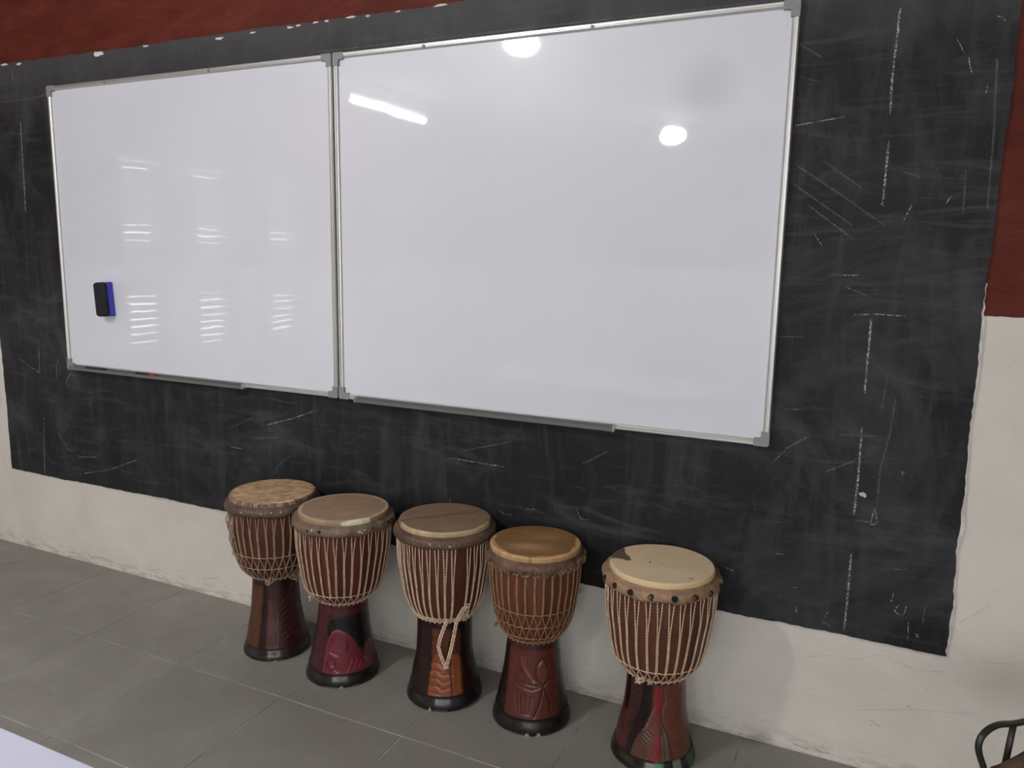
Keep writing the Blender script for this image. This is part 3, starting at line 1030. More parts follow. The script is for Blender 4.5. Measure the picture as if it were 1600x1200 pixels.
def carve_5(U, V):
    c = Carving(U, V, (66, 34, 28))
    c.poly([(-100, 0), (-52, 0), (-48, .5), (-54, .98), (-100, .98)], (84, 40, 35))
    c.poly([(-72, .5), (-56, .45), (-52, .75), (-62, .96), (-78, .96)], (28, 12, 11))
    c.poly([(-46, 0), (-30, .15), (-4, .5), (-4, .98), (-46, .98), (-42, .55)], (54, 29, 25))
    c.poly([(-40, 0), (-32, .12), (-6, .55), (-4, .92), (-26, .92), (-24, .7), (-44, .22)], (26, 11, 10))
    c.poly([(-34, .02), (-4, .02), (0, .3), (2, .64), (-14, .42), (-32, .16)], (92, 60, 46), .0008)
    c.poly([(-6, -.05), (13, -.05), (13, .26), (7, .36), (7, .56), (14, .7), (10, .98), (-3, .98), (-2, .72), (2, .5), (0, .2)], (128, 28, 34), .0015)
    c.poly([(13, 0), (32, 0), (24, .3), (16, .42), (15, .3)], (86, 68, 60))
    c.poly([(32, 0), (74, 0), (74, .98), (12, .98), (14, .7), (8, .5), (16, .42), (24, .3)], (106, 60, 46))
    c.groove([(-6, 0), (0, .2), (2, .5), (-2, .72), (-3, .98)], .0022, .0014, (130, 70, 60), .5)
    c.groove([(13, 0), (13, .26), (7, .36), (7, .56), (14, .7), (10, .98)], .0022, .0014, (140, 84, 74), .5)
    c.groove([(32, 0), (25, .3), (15, .46), (12, .6), (18, .75), (16, .98)], .0026, .0018, (52, 26, 22), .7)
    c.groove([(22, .02), (20, .3), (12, .44)], .0018, .0012, (130, 110, 98), .5)
    for i in range(7):
        c.groove([(-16 + 2.2 * i, .36 + .045 * i), (-10 + 2 * i, .40 + .045 * i)], .0014, .0014, (156, 104, 84), .8)
    for i in range(6):
        c.groove([(-30 + 4 * i, .18 + .035 * i), (-16 + 3.2 * i, .12 + .035 * i)], .0018, .0014, (58, 36, 28), .6)
    for i in range(4):
        c.groove([(36 + 4 * i, .20 - .03 * i), (54 + 2 * i, .22 - .045 * i)], .0018, .0014, (60, 34, 28), .7)
    for i in range(3):
        c.groove([(30 + 8 * i, .38 + .1 * i), (48 + 3 * i, .46 + .12 * i)], .002, .0014, (72, 38, 30), .6)
    c.groove([(30, .85), (44, .7), (56, .86)], .002, .0014, (72, 38, 30), .6)
    c.poly([(-190, .96), (190, .96), (190, 1.2), (-190, 1.2)], (26, 15, 14))
    return c


def base_col(c, X):
    return np.broadcast_to(alb(c, LK), X.shape + (3,)).copy()


def skin_1(X, Y, Rs):
    C = base_col((132, 110, 84), X)
    r = np.hypot(X, Y) / Rs
    C[r > 0.95] = alb((112, 92, 72), LF)
    th = np.arctan2(X, -Y)
    m = (r > 0.93 + 0.05 * ((th - 0.2) / 0.55) ** 2) & (r < 0.985) & (np.abs(th - 0.2) < 0.55)
    C[m] = alb((160, 142, 113), LK)
    return C


def skin_2(X, Y, Rs):
    C = base_col((112, 92, 75), X)
    r = np.hypot(X, Y) / Rs
    th = np.arctan2(X, -Y)
    w = 0.012 * np.sin(7 * th) + 0.01 * np.sin(17 * th + 1)
    C[r + w > 0.915] = alb((140, 120, 98), LK)
    C[r > 0.985] = alb((128, 108, 88), LF)
    m = (r > 0.90 + 0.05 * np.abs((th - 0.28) / 0.16) + 0.012 * np.sin(30 * th)) & (np.abs(th - 0.22) < 0.34)
    C[m] = alb((164, 151, 131), LK)
    C[m & (r > 0.98)] = alb((206, 192, 170), LF)
    return C


def skin_3(X, Y, Rs):
    C = base_col((98, 80, 63), X)
    r = np.hypot(X, Y) / Rs
    th = np.arctan2(X, -Y)
    d = Y - 0.32 * X - 0.02 - 0.004 * np.sin(X * 60)
    C *= (1 - 0.42 * np.exp(-(d / 0.009) ** 2))[..., None]
    w = 0.008 * np.sin(9 * th) + 0.006 * np.sin(23 * th)
    C[(r + w > 0.96) & (np.abs(th) < 1.25)] = alb((150, 132, 104), LK)
    C[(r > 0.98)] = alb((158, 138, 108), LF)
    C[(r > 0.97) & (np.abs(th) >= 1.25)] = alb((110, 92, 72), LF)
    return C


def skin_4(X, Y, Rs):
    C = base_col((98, 72, 43), X)
    r = np.hypot(X, Y) / Rs
    th = np.arctan2(X, -Y)
    bl_ = np.exp(-(((X + 0.02) / 0.055) ** 2 + ((Y + 0.045) / 0.028) ** 2))
    C += (alb((142, 114, 84), LK) - C) * (0.8 * bl_)[..., None]
    bl_ = np.exp(-(((X - 0.03) / 0.06) ** 2 + ((Y - 0.05) / 0.03) ** 2))
    C += (alb((118, 92, 62), LK) - C) * (0.7 * bl_)[..., None]
    w = 0.02 * np.sin(5 * th + 1) + 0.012 * np.sin(13 * th)
    C[(r + w > 0.89) & (np.cos(th) > -0.3)] = alb((142, 112, 76), LK)
    C[(r > 0.965)] = alb((150, 122, 84), LK)
    C[(r > 0.985)] = alb((152, 122, 86), LF)
    d = seg_dist(X, Y, [(-0.022, -0.128), (0.004, -0.128)])
    d = np.minimum(d, seg_dist(X, Y, [(-0.014, -0.128), (-0.016, -0.16)]))
    C *= (1 - 0.55 * np.exp(-(d / 0.0022) ** 2))[..., None]
    return C


def skin_5(X, Y, Rs):
    C = base_col((163, 146, 120), X)
    r = np.hypot(X, Y) / Rs
    th = np.arctan2(X, -Y)
    C[(r > 0.97) & (np.abs(th) < 1.6)] = alb((164, 149, 121), LK)
    C[(r > 0.985)] = alb((178, 160, 124), LF)
    w = 0.006 * np.sin(90 * X + 3) + 0.004 * np.sin(140 * Y)
    m = in_poly(X + w, Y + w, [(-0.20, -0.012), (-0.128, 0.000), (-0.100, -0.006), (-0.078, 0.008), (-0.082, 0.026), (-0.104, 0.034), (-0.108, 0.060), (-0.122, 0.078), (-0.2, 0.1)])
    C[m] = alb((74, 62, 52), LK)
    for x, y, q in ((-0.034, -0.004, 0.0032), (-0.0325, 0.002, 0.002), (0.078, -0.092, 0.003), (0.084, -0.0935, 0.0025)):
        C[np.hypot(X - x, Y - y) < q] = alb((22, 18, 15), LK)
    return C


def drum(x, y, lean, H, Rs, Rr, zw, Rw, Rf, zb, carve, skin, skinmat, npair, levels, rope_col, bowl_col, collar_col, band_col, label, seed,
         merge=0.45, spread=0.26, skip=(), rough_edge=0.0034, phase=0.0, RR=0.0021):
    psi = math.atan2(CAM[0] - x, -(CAM[1] - y))
    root = empty('djembe_drum', (x, y, 0), psi)
    cs_, sn_ = math.cos(psi), math.sin(psi)
    lx, ly = (cs_ * lean[0] + sn_ * lean[1], -sn_ * lean[0] + cs_ * lean[1])
    zc = H - 0.049
    rb_ = Rr - 0.012
    span = zc - zw
    bowl_r = pchip([zw, zw + .035 * span / .27, zw + .085 * span / .27, zw + .15 * span / .27, zw + .21 * span / .27, zc + 0.03],
                   [Rw + 0.004, rb_ * .755, rb_ * .865, rb_ * .935, rb_ * .985, rb_ * 1.0])
    stem_r = pchip([0, .006, zb, zb + .21 * (zw - zb), zb + .5 * (zw - zb), zw], [Rf * .99, Rf, Rf * .905, Rf * .835, max(Rf * .735, Rw * .98), Rw])

    def cen(z):
        return lx * z / H, ly * z / H

    def surf(th, z, r):
        a, b_ = cen(z)
        return np.stack([a + r * np.sin(th), b_ - r * np.cos(th), z + 0 * r], -1)

    def grid(mb, TH, Z, R, C):
        n1, n2 = TH.shape
        V = surf(TH, Z, R).reshape(-1, 3)
        fs = [(i * n2 + j, i * n2 + (j + 1) % n2, (i + 1) * n2 + (j + 1) % n2, (i + 1) * n2 + j) for i in range(n1 - 1) for j in range(n2)]
        mb.add(V, fs, C.reshape(-1, 3))
    # foot band
    S = 160
    th = np.linspace(-math.pi, math.pi, S, endpoint=False)
    zz = np.concatenate([[0.0, 0.002, 0.005], np.linspace(0.008, zb, 9)])
    TH, Z = np.meshgrid(th, zz)
    R = stem_r(Z) * (1 + 0.004 * fnoise(TH, Z, seed, 3, 3))
    R[0] *= 0.985
    R[-1] += 0.0016
    C = np.broadcast_to(alb(band_col, 0.8), TH.shape + (3,)).copy()
    wear = fnoise(TH, Z, seed + 5, 9, 10, 6)
    C[(Z < 0.006) & (wear > 0.1)] = alb((70, 62, 54), LF)
    if seed == 5:
        U = np.degrees(TH)
        C[(U > 4) & (U < 17)] = alb((16, 74, 46), LF)
        C[(U > 30) & (U < 44)] = alb((84, 92, 80), LF)
        C[(U > 58) & (U < 76)] = alb((20, 60, 40), LF)
    mb = MB()
    grid(mb, TH, Z, R, C)
    foot = mb.build('foot_band', M_band, root, smooth=True)
    # chips in the foot rim
    chips = {1: [(-6, .004)], 2: [(-4, .007)], 3: [(-22, .010)], 4: [(-6, .008), (10, .009)], 5: []}[seed]
    for i, (u, hh) in enumerate(chips):
        q = math.radians(u)
        r0 = float(stem_r(0.004)) + 0.0012
        m = MB()
        w = 0.018 if seed != 3 else 0.012
        pts = []
        for s_, zq in ((-w / 2, .0005), (w / 2, .0005), (w * .35, hh), (w * .05, hh * 1.5), (-w * .2, hh)):
            pts.append(surf(np.array(q + s_ / r0), np.array(zq), np.array(float(stem_r(zq)) + .0011)))
        m.add(pts, [(0, 1, 2, 3, 4)])
        m.build('bare_wood_chip', M_plaster_wood, foot)
    # carved stem
    S = 260
    th = np.linspace(-math.pi, math.pi, S, endpoint=False)
    zz = np.linspace(zb - 0.001, zw + 0.004, 110)
    TH, Z = np.meshgrid(th, zz)
    V = (Z - zb) / (zw - zb)
    cv = carve(np.degrees(TH), V)
    R = stem_r(Z) * (1 + 0.005 * fnoise(TH, Z, seed + 1, 3, 3)) + cv.H
    mb = MB()
    grid(mb, TH, Z, R, cv.C)
    mb.build('carved_stem', M_stem, root, smooth=True)
    # bowl
    S = 128
    th = np.linspace(-math.pi, math.pi, S, endpoint=False)
    zz = np.linspace(zw, zc + 0.02, 36)
    TH, Z = np.meshgrid(th, zz)
    R = bowl_r(Z) + 0.0008 * fnoise(TH, Z, seed + 2, 20, 6, 8)
    R[0] = Rw * 0.96
    C = np.broadcast_to(alb(bowl_col, LB), TH.shape + (3,)).copy()
    C *= (1 + 0.35 * fnoise(TH, Z, seed + 3, 14, 3, 8))[..., None]
    mb = MB()
    grid(mb, TH, Z, R, np.clip(C, 0.004, 0.9))
    mb.build('bowl', M_bowl, root, smooth=True)
    # playing skin
    S = 180
    rr = np.concatenate([np.linspace(0.0, 0.975, 62) * Rs, [Rs - .0022, Rs - .0006, Rs, Rs - .0004, Rs - .001]])
    zo_ = np.concatenate([np.zeros(62), [-.0012, -.0035, -.007, -.013, -.021]])
    th = np.linspace(-math.pi, math.pi, S, endpoint=False)
    TH, RR_ = np.meshgrid(th, rr)
    _, ZO = np.meshgrid(th, zo_)
    X, Y = RR_ * np.sin(TH), -RR_ * np.cos(TH)
    Z = H + ZO - 0.0015 * (1 - (RR_ / Rs) ** 2) + 0.0006 * fnoise(TH, RR_, seed + 8, 3, 40) * (RR_ / Rs)
    Cs = skin(X, Y, Rs)
    V3 = np.stack([X + lx, Y + ly, Z], -1).reshape(-1, 3)
    n2 = S
    fs = [(i * n2 + j, i * n2 + (j + 1) % n2, (i + 1) * n2 + (j + 1) % n2, (i + 1) * n2 + j) for i in range(1, len(rr) - 1) for j in range(n2)]
    fs = [f[::-1] for f in fs]
    fs += [(0, n2 + (j + 1) % n2, n2 + j) for j in range(n2)]
    mb = MB().add(V3, fs, np.clip(Cs, .004, .9).reshape(-1, 3))
    mb.build('drum_skin', skinmat, root, smooth=True)
    # rawhide collar folded round the ring
    S = 240
    th = np.linspace(-math.pi, math.pi, S, endpoint=False)
    pr = [(Rs - .003, H - .013), (Rs + .0008, H - .0165), (Rs + .004, H - .0195), (Rr - .007, H - .0205), (Rr - .002, H - .0245), (Rr, H - .030), (Rr + .0008, H - .037), (Rr - .0005, H - .044), (Rr - .004, H - .0495), (Rr - .010, H - .0485)]
    PR = np.array(pr)
    TH = np.broadcast_to(th, (len(pr), S))
    Z = np.broadcast_to(PR[:, 1:2], TH.shape).copy()
    R = np.broadcast_to(PR[:, 0:1], TH.shape).copy()
    wv = fnoise(th, 0 * th, seed + 20, 16, 0, 9)
    wt = np.array([0, .1, .3, .5, .7, .8, .9, 1, 1.2, 1.0])[:, None]
    R += wt * rough_edge * 0.8 * fnoise(TH, Z, seed + 21, 14, 60, 8)
    Z += np.array([0, 0, 0, 0, 0, .1, .25, .7, 1.3, 1.3])[:, None] * rough_edge * wv[None, :]
    C = np.broadcast_to(alb(collar_col, LF), TH.shape + (3,)).copy()
    C *= (1 + 0.25 * fnoise(TH, Z, seed + 22, 12, 40, 8))[..., None]
    mb = MB()
    grid(mb, TH, Z, R, np.clip(C, .004, .9))
    mb.f = [f[::-1] for f in mb.f]
    collar = mb.build('rawhide_collar', M_collar, root, smooth=True)
    # ropes ------------------------------------------------------------
    M_rope = mat_rope('rope_%d' % seed, alb(rope_col, LF))
    RO = RR * 1.0
    ang = phase + np.arange(npair) * 2 * math.pi / npair
    step = 2 * math.pi / npair
    ztop, zbot = H - 0.040, levels[0]
    mb = MB()
    r_ = np.random.default_rng(seed + 40)
    for kx, a in enumerate(ang):
        aa = (a + math.pi) % (2 * math.pi) - math.pi
        if any(lo < aa < hi for lo, hi in skip):
            continue
        jit = r_.normal(0, 0.012)
        for sgn in (-1, 1):
            t = np.linspace(0, 1, 16)
            z = ztop + (zbot - ztop) * t
            mg = merge * r_.uniform(0.8, 1.25)
            off = np.maximum(spread * step * (1 - t / mg), 0.0)
            rad = bowl_r(z) + RO * 0.95 + np.where(t < 0.12, 0.002 * (1 - t / 0.12), 0)
            half = (RR * 0.85) / rad
            tt = a + sgn * np.maximum(off, half) + jit * t + 0.004 * np.sin(t * 9 + kx)
            P = surf(tt, z, rad)
            N = np.stack([np.sin(tt), -np.cos(tt), 0 * tt], -1)
            twisted(mb, P, N, RR, 0.019, phase=r_.uniform(0, 6))
    mb.build('rope_lacing', M_rope, root, smooth=True)
    mb = MB()
    lv = list(levels) + [zw + 0.010]

    def hoop(z, rad_off, R, jag=0.0):
        t = np.linspace(-math.pi, math.pi, 97)
        zz_ = z + jag * np.sin(npair * (t - phase))
        rad = bowl_r(zz_) + rad_off
        P = surf(t, zz_, rad)
        N = np.stack([np.sin(t), -np.cos(t), 0 * t], -1)
        twisted(mb, P, N, R, 0.019)
    for i, z in enumerate(lv):
        hoop(z, RO * 1.6, RR * 1.0, 0.0015)
    hoop(zw + 0.006, 0.003, RR * 1.15)
    mb.build('hoop_rope', M_rope, root, smooth=True)
    mb = MB()
    for i in range(len(lv) - 1):
        z0, z1 = lv[i], lv[i + 1]
        o0 = 0.5 * (i % 2)
        for a in ang:
            for sgn in (-1, 1):
                t = np.linspace(0, 1, 7)
                z = z0 + (z1 - z0) * t
                tt = a + step * (o0 + sgn * 0.5 * t)
                rad = bowl_r(z) + RO * (1.2 if sgn > 0 else 1.7)
                P = surf(tt, z, rad)
                N = np.stack([np.sin(tt), -np.cos(tt), 0 * tt], -1)
                twisted(mb, P, N, RR * 0.85, 0.019)
    # little loops hanging round the bottom ring
    for a in ang:
        t = np.linspace(0, math.pi, 6)
        tt = a + step * 0.22 * np.cos(t)
        z = zw + 0.008 - 0.011 * np.sin(t)
        rad = bowl_r(zw + 0.006) + 0.002 - 0.004 * np.sin(t)
        P = surf(tt, z, rad)
        N = np.stack([np.sin(tt), -np.cos(tt), 0 * tt], -1)
        twisted(mb, P, N, RR * 0.85, 0.019)
    mb.build('diamond_weave', M_rope, root, smooth=True)
    tag(root, label, 'drum', 'row of djembe drums')
    return dict(root=root, surf=surf, bowl_r=bowl_r, stem_r=stem_r, rope=M_rope, collar=collar, H=H, Rr=Rr, Rs=Rs, zw=zw, l=(lx, ly))


M_plaster_wood = Mat('bare_wood', (0.36, 0.31, 0.25), 0.8).m


def knot(d, th, z, size, seed, name='rope_knot', n=5):
    """tangle of rope: a few crossing turns"""
    r = np.random.default_rng(seed)
    mb = MB()
    rad = float(d['bowl_r'](z)) + 0.004
    c = d['surf'](np.array(th), np.array(z), np.array(rad))
    ax = np.array([math.cos(th), math.sin(th), 0])
    nn = np.array([math.sin(th), -math.cos(th), 0])
    for i in range(n):
        a = np.linspace(0, 2 * math.pi, 15)
        e1 = r.normal(size=3)
        e1 /= np.linalg.norm(e1)
        e2 = np.cross(e1, r.normal(size=3))
        e2 /= np.linalg.norm(e2)
        cc = c + r.normal(0, size * 0.25, 3) + nn * size * 0.35
        P = cc + size * 0.5 * (np.cos(a)[:, None] * e1 + 0.7 * np.sin(a)[:, None] * e2)
        twisted(mb, P, np.broadcast_to(nn, P.shape), 0.0024, 0.018)
    for i in range(3):
        e = r.normal(size=3) * 0.25 - np.array([0, 0, .6]) + nn * .15
        P = np.array([c + nn * size * .3, c + nn * size * .4 + e * size * .6, c + nn * size * .3 + e * size * 1.1 + r.normal(0, size * .1, 3)])
        twisted(mb, P, np.broadcast_to(nn, P.shape), 0.0022, 0.018)
    mb.build(name, d['rope'], d['root'], smooth=True)


def collar_disc(d, u, dz, r, mat, name, depth=0.0012, ell=1.0):
    th = math.radians(u)
    z = d['H'] - 0.034 + dz
    R0 = d['Rr'] + 0.0016
    m = MB()
    n = 14
    rim, inn = [], []
    for i in range(n):
        a = 2 * math.pi * i / n
        q = 1 + 0.05 * math.sin(3 * a + u)
        tt = th + r * q * math.cos(a) / R0
        zq = z + r * ell * q * math.sin(a)
        rim.append(d['surf'](np.array(tt), np.array(zq), np.array(R0 + depth)))
        inn.append(d['surf'](np.array(tt), np.array(zq), np.array(R0 - 0.006)))
    m.add(rim + inn, [tuple(range(n))] + [(i, n + i, n + (i + 1) % n, (i + 1) % n) for i in range(n)])
    return m.build(name, mat, d['collar'])


D1 = drum(-0.146, -0.206, (-0.008, 0.012), 0.592, 0.151, 0.166, 0.289, 0.079, 0.120, 0.043, carve_1, skin_1, M_hairskin, 34, [0.392, 0.347], (150, 130, 110), (78, 40, 27), (78, 62, 52), (34, 27, 25),
          'leftmost djembe drum, with hairy streaked skin and two rows of rope diamonds', 1)
D2 = drum(0.172, -0.231, (0.018, -0.003), 0.597, 0.151, 0.171, 0.280, 0.080, 0.127, 0.047, carve_2, skin_2, M_skin, 35, [0.328], (184, 160, 138), (80, 38, 26), (100, 83, 69), (22, 20, 20),
          'second djembe drum from the left, torn white skin edge and pink carved face', 2)
D3 = drum(0.558, -0.190, (-0.006, 0.010), 0.603, 0.149, 0.166, 0.286, 0.090, 0.126, 0.047, carve_3, skin_3, M_skin, 38, [0.306], (194, 171, 148), (76, 40, 25), (82, 63, 51), (22, 20, 20),
          'middle djembe drum with an orange leaf panel and a braided cord hanging down', 3, merge=0.75, spread=0.25, skip=((0.17, 0.36),), rough_edge=0.0014)
D4 = drum(0.870, -0.178, (0.001, 0.000), 0.577, 0.140, 0.153, 0.281, 0.080, 0.125, 0.050, carve_4, skin_4, M_skin, 33, [0.395, 0.350, 0.308], (138, 108, 82), (92, 50, 33), (84, 62, 48), (20, 18, 18),
          'fourth djembe drum from the left, golden skin, frayed collar and reddish carved stem', 4, merge=0.16, spread=0.2, rough_edge=0.005, RR=0.0019)
D5 = drum(1.267, -0.187, (-0.001, 0.004), 0.584, 0.148, 0.169, 0.264, 0.083, 0.124, 0.041, carve_5, skin_5, M_smoothskin, 32, [0.314], (186, 162, 139), (80, 46, 30), (130, 105, 82), (30, 23, 21),
          'rightmost djembe drum with cream skin, holes round its collar and a red striped stem', 5, merge=0.55, spread=0.24, rough_edge=0.0036)

# collar details
for u in (-66, -47, -28, -8, 13, 33, 52, 72, 120, 160, 200, 240):
    collar_disc(D5, u, 0.001, 0.0088, M_hole, 'collar_hole', 0.0009)
for u, mm in ((-8.5, M_greenbit), (12.5, M_collar), (32.5, M_redbit), (51, M_redbit)):
    collar_disc(D5, u - 1.0, 0.001, 0.0060 if mm is not M_collar else 0.004, mm, 'cloth_scrap', 0.0014, 1.1)
for u, dz, r in ((-27, 0.004, 0.0055), (-42, 0.0, 0.005), (56, 0.004, 0.0055), (63, 0.006, 0.004)):
    collar_disc(D2, u, dz, r, M_hole, 'collar_hole', 0.0009)
collar_disc(D2, 31, 0.003, 0.0065, M_redbit, 'cloth_scrap', 0.001, 0.6)
M_pale = Mat('pale_scraped_hide', (0.62, 0.56, 0.47), 0.5).m
for u, dz, r in ((-40, 0.002, 0.0022), (-14, 0.003, 0.0026), (-3, 0.005, 0.003), (8, 0.005, 0.0026)):
    collar_disc(D1, u, dz, r, M_pale, 'scraped_spot', 0.001, 0.7)
for u, dz, r in ((-16, 0.004, 0.003), (-15, -0.001, 0.0016), (-6, 0.001, 0.0016), (5, -0.002, 0.0034)):
    collar_disc(D3, u, dz, r, M_pale, 'scraped_spot', 0.001, 0.7)
for u, dz, r in ((-36, 0.006, 0.004), (16, 0.001, 0.006), (19, -0.004, 0.004), (22, 0.003, 0.003)):
    collar_disc(D2, u, dz, r, M_pale, 'scraped_spot', 0.001, 0.6)

# frayed hide round the fourth drum's collar
r_ = np.random.default_rng(77)
mb = MB()
for i in range(420):
    th = r_.uniform(-math.pi, math.pi)
    z = D4['H'] - r_.uniform(0.022, 0.050)
    L = r_.uniform(0.006, 0.016)
    rad = D4['Rr'] - 0.001
    dth = r_.normal(0, 0.05)
    p0 = D4['surf'](np.array(th), np.array(z), np.array(rad))
    p1 = D4['surf'](np.array(th + dth * .5), np.array(z - L * .5), np.array(rad + r_.uniform(.001, .005)))
    p2 = D4['surf'](np.array(th + dth), np.array(z - L), np.array(rad + r_.uniform(-.002, .005)))
    mb.tube([p0, p1, p2], [0.0011, 0.0009, 0.0003], 3)
mb.build('frayed_hair', M_hair, D4['collar'])['kind'] = 'stuff'
# rope stitches just under the fourth drum's collar
mb = MB()
for i in range(33):
    a = i * 2 * math.pi / 33
    t = np.linspace(-0.32, 0.32, 5) * 2 * math.pi / 33
    z = D4['H'] - 0.0535 + 0.001 * math.sin(i * 2.1)
    tt = a + t
    P = D4['surf'](tt, z + 0 * tt, D4['bowl_r'](z) + 0.006 + 0 * tt)
    twisted(mb, P, np.stack([np.sin(tt), -np.cos(tt), 0 * tt], -1), 0.0024, 0.018)
mb.build('stitch_rope', D4['rope'], D4['root'], smooth=True)

knot(D5, math.radians(-20), 0.279, 0.021, 3)
knot(D5, math.radians(-9), 0.274, 0.012, 8, n=3)
knot(D1, math.radians(-14), 0.296, 0.020, 4)
knot(D1, math.radians(40), 0.300, 0.022, 5)
knot(D4, math.radians(-70), 0.322, 0.016, 6, n=3)
knot(D2, math.radians(-58), 0.310, 0.014, 9, n=4)
knot(D4, math.radians(86), 0.425, 0.010, 10, n=2)
# spare rope hanging in a bundle down the left of the first drum
mb = MB()
for i in range(4):
    z = np.linspace(0.545, 0.375, 22)
    tt = math.radians(-78 + 5 * i) + 0.05 * np.sin(z * 60 + i * 1.7)
    rad = D1['bowl_r'](z) + 0.008 + 0.004 * np.sin(z * 90 + i)
    twisted(mb, D1['surf'](tt, z, rad), np.stack([np.sin(tt), -np.cos(tt), 0 * tt], -1), 0.0026, 0.018)
mb.build('spare_rope', D1['rope'], D1['root'], smooth=True)

# braided cord hanging from the middle drum
path = np.array([(0.070, .352), (0.060, .345), (0.046, .322), (0.036, .290), (0.030, .255), (0.020, .205), (0.004, .142), (-0.012, .185), (-0.020, .215), (-0.014, .245), (-0.004, .275), (0.008, .305)])
L = np.concatenate([[0], np.cumsum(np.linalg.norm(np.diff(path, axis=0), axis=1))])
s = np.arange(0, L[-1], 0.0072)
X, Z = np.interp(s, L, path[:, 0]), np.interp(s, L, path[:, 1])
mb = MB()
R0 = D3['bowl_r'](np.maximum(Z, 0.30)) + 0.008
for i in range(len(s)):
    a, b_ = D3['l'][0] * Z[i] / .6, D3['l'][1] * Z[i] / .6
    c = np.array([X[i] + a, b_ - math.sqrt(max(R0[i] ** 2 - X[i] ** 2, 1e-6)), Z[i]])
    j, j2 = max(i - 1, 0), min(i + 1, len(s) - 1)
    T = np.array([X[j2] - X[j], 0, Z[j2] - Z[j]])
    T /= np.linalg.norm(T)
    S = np.cross(T, (0, -1.0, 0))
    tilt = 0.75 if i % 2 else -0.75
    W = math.cos(tilt) * S + math.sin(tilt) * np.array([0, -1.0, 0])
    q = np.linspace(0, 2 * math.pi, 12, endpoint=False)
    P = c + np.cos(q)[:, None] * T * 0.0078 + np.sin(q)[:, None] * W * 0.0056
    mb.tube(P, 0.0020, 5, closed=True)
mb.build('braided_cord', D3['rope'], D3['root'], smooth=True)
# loose loops where that cord starts
mb = MB()
for i in range(4):
    x0_, zt_ = 0.052 + 0.007 * i, 0.352 - 0.004 * i
    z = np.linspace(zt_, 0.300 - 0.006 * (i % 3), 9)
    r0 = D3['bowl_r'](z) + 0.006 + 0.002 * (i % 2)
    xs = x0_ + 0.002 * np.sin(z * 200 + i)
    P = np.stack([xs, -np.sqrt(r0 ** 2 - xs ** 2), z], -1)
    twisted(mb, P, np.broadcast_to(np.array([0.3, -0.95, 0]), P.shape), 0.0034, 0.014)
mb.build('cord_ends', D3['rope'], D3['root'], smooth=True)

# ------------------------------------------------------------------ white table, its far edge at the lower left
M_tabletop = Mat('white_table_laminate', (0.75, 0.765, 0.95), 0.4).m
M_tabledge = Mat('table_leg_paint', (0.16, 0.16, 0.17), 0.45).m
ty = float((on_plane(0, 1134, 2, 0.75)[1] + on_plane(150, 1200, 2, 0.75)[1]) / 2)
tx0_, tx1_, ty0 = -0.35, 1.15, ty - 0.62
tb = empty('white_table', ((tx0_ + tx1_) / 2, (ty + ty0) / 2, 0))
hw, hd = (tx1_ - tx0_) / 2, (ty - ty0) / 2
MB().box((-hw, -hd, 0.722), (hw, hd, 0.75)).build('table_top', M_tabletop, tb, bevel=0.003)
MB().box((-hw + .05, -hd + .05, 0.66), (hw - .05, -hd + .07, 0.7218)).box((-hw + .05, hd - .07, 0.66), (hw - .05, hd - .05, 0.7218)).build('apron', M_tabledge, tb)
for sx in (-1, 1):
    for sy in (-1, 1):
        MB().tube([(sx * (hw - .06), sy * (hd - .06), z) for z in (0, .02, .7218)], [.016, .016, .016], 12).build('leg', M_tabledge, tb)
tag(tb, 'white table top, its edge cutting across the lower left corner', 'table')

# ------------------------------------------------------------------ metal framed chair at the lower right
M_steel = Mat('dark_painted_steel', (0.055, 0.052, 0.047), 0.4, 0.6).m
k = Mat('brown_seat_cover', rough=0.85)
k.col(k.ramp(k.noise(k.obj(), 40, 6, 0.7), [(0.3, (0.075, 0.047, 0.026)), (0.7, (0.17, 0.11, 0.065))]))
k.bump(k.noise(k.obj(), 60, 5), 0.5, 0.004)
M_seat = k.m
P0 = on_plane(1543, 1198, 1, -0.60)               # rear left corner of the seat, seat height from its usual size
P1 = on_plane(1598, 1177, 2, float(P0[2]))
dirv = (P1 - P0) / np.linalg.norm(P1 - P0)
PHI = math.atan2(dirv[1], dirv[0])
nrm = np.array([-dirv[1], dirv[0], 0.0])
zs = float(P0[2])
cw, cd = 0.38, 0.40


def on_back(px, py):
    """photo pixel -> (along the back, height) in the upright plane of the chair back"""
    d = RIGHT * ((px - 800) / FPX) + UP * ((600 - py) / FPX) + FWD
    t = (nrm @ (P0 - CAM)) / (nrm @ d)
    q = CAM + t * d
    return float((q - P0) @ dirv), float(q[2])


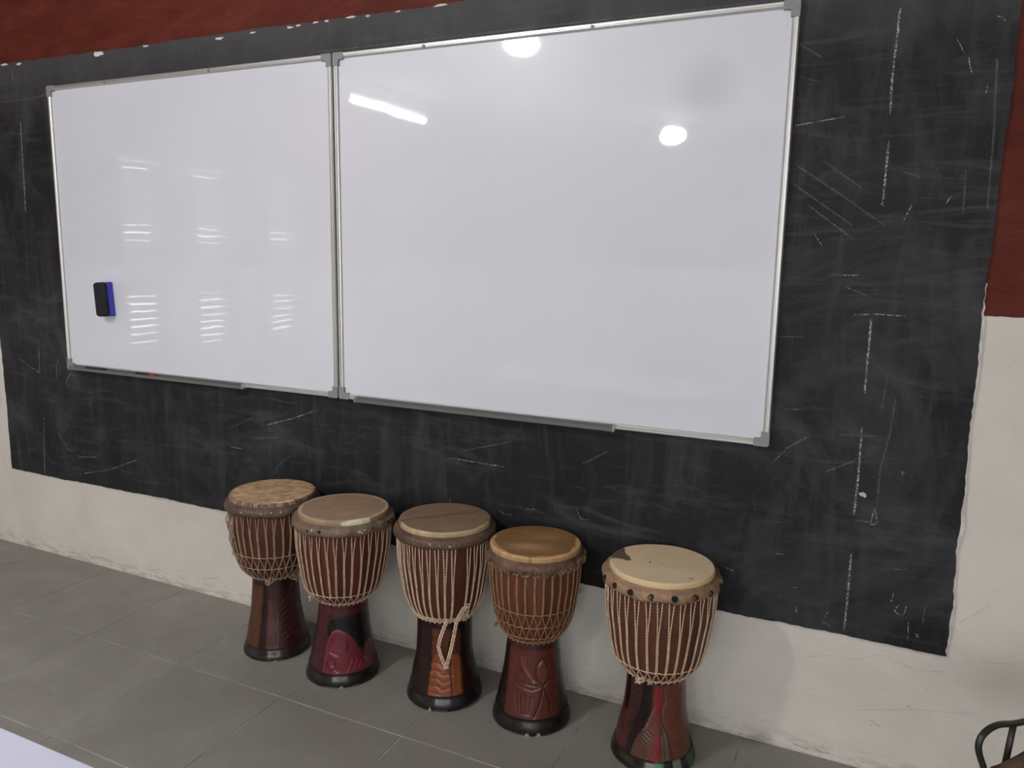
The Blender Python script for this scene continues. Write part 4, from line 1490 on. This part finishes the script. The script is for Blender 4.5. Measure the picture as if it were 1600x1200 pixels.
ch = empty('metal_chair', (float(P0[0]), float(P0[1]), 0), PHI)
left = [on_back(x, y) for x, y in [(1541, 1203), (1535, 1187), (1531, 1172), (1532, 1160), (1537, 1151), (1545, 1143), (1554, 1137), (1566, 1133)]]
ztop = on_back(1587, 1132)[1]
half = left + [(0.068, ztop), (0.10, on_back(1600, 1130)[1]), (0.14, ztop - 0.007), (cw / 2, ztop - 0.008)]
full = [(left[0][0] + 0.004, zs - 0.03)] + half + [(cw - u, z) for u, z in half[-2::-1]] + [(cw - left[0][0] - 0.004, zs - 0.03)]
F = np.array([(u, 0.004, z) for u, z in full])
Lr = np.concatenate([[0], np.cumsum(np.linalg.norm(np.diff(F, axis=0), axis=1))])
sq = np.linspace(0, Lr[-1], 90)
F = np.stack([np.interp(sq, Lr, F[:, i]) for i in range(3)], 1)
for _ in range(3):
    F[1:-1] = (F[:-2] + 2 * F[1:-1] + F[2:]) / 4
tr = 0.0064
MB().tube(F, tr, 12).build('back_rail', M_steel, ch, smooth=True)
u0, z0 = on_back(1587, 1133)
u1, z1 = on_back(1575, 1188)
for m_ in (0, 1):
    a, b_ = (u0, 0.004, z0), (u1 - (u0 - u1) * 0.3, 0.004, z1 - (z0 - z1) * 0.3)
    if m_:
        a, b_ = (cw - a[0], a[1], a[2]), (cw - b_[0], b_[1], b_[2])
    MB().tube([a, b_], tr * 0.95, 12).build('back_spindle', M_steel, ch, smooth=True)
# worn padded seat
n = 18
gx = np.linspace(-1, 1, n)
vs, fs = [], []
for side in (1, 0):
    for j in range(n):
        for i in range(n):
            u, v = gx[i], gx[j]
            sx = cw / 2 + u * math.sqrt(1 - 0.06 * v * v) * (cw / 2 + 0.004)
            sy = -cd / 2 + 0.012 + v * math.sqrt(1 - 0.06 * u * u) * cd / 2
            edge = (1 - u ** 10) * (1 - v ** 10)
            z = zs - 0.014 + ((0.032 * edge ** 0.35 + 0.0022 * nrng.normal() + 0.010 * (1 - u * u) * (1 - v * v)) if side else 0.0)
            vs.append((sx, sy, z))
for j in range(n - 1):
    for i in range(n - 1):
        q = j * n + i
        fs.append((q, q + 1, q + n + 1, q + n))
        q += n * n
        fs.append((q, q + n, q + n + 1, q + 1))
bo = [i for i in range(n)] + [j * n + n - 1 for j in range(1, n)] + [(n - 1) * n + i for i in range(n - 2, -1, -1)] + [j * n for j in range(n - 2, 0, -1)]
for a, b_ in zip(bo, bo[1:] + bo[:1]):
    fs.append((a, a + n * n, b_ + n * n, b_))
MB().add(vs, fs).build('seat', M_seat, ch, smooth=True)
for sx in (0.02, cw - 0.02):
    for sy in (-0.02, -cd + 0.02):
        MB().tube([(sx, sy, zs - 0.0145), (sx + (0.015 if sx > 0.1 else -0.015), sy + (0.012 if sy > -0.1 else -0.012), 0.0)], 0.009, 10).build('leg', M_steel, ch, smooth=True)
tag(ch, 'dark metal chair with a curved tube back and brown seat by the wall', 'chair')
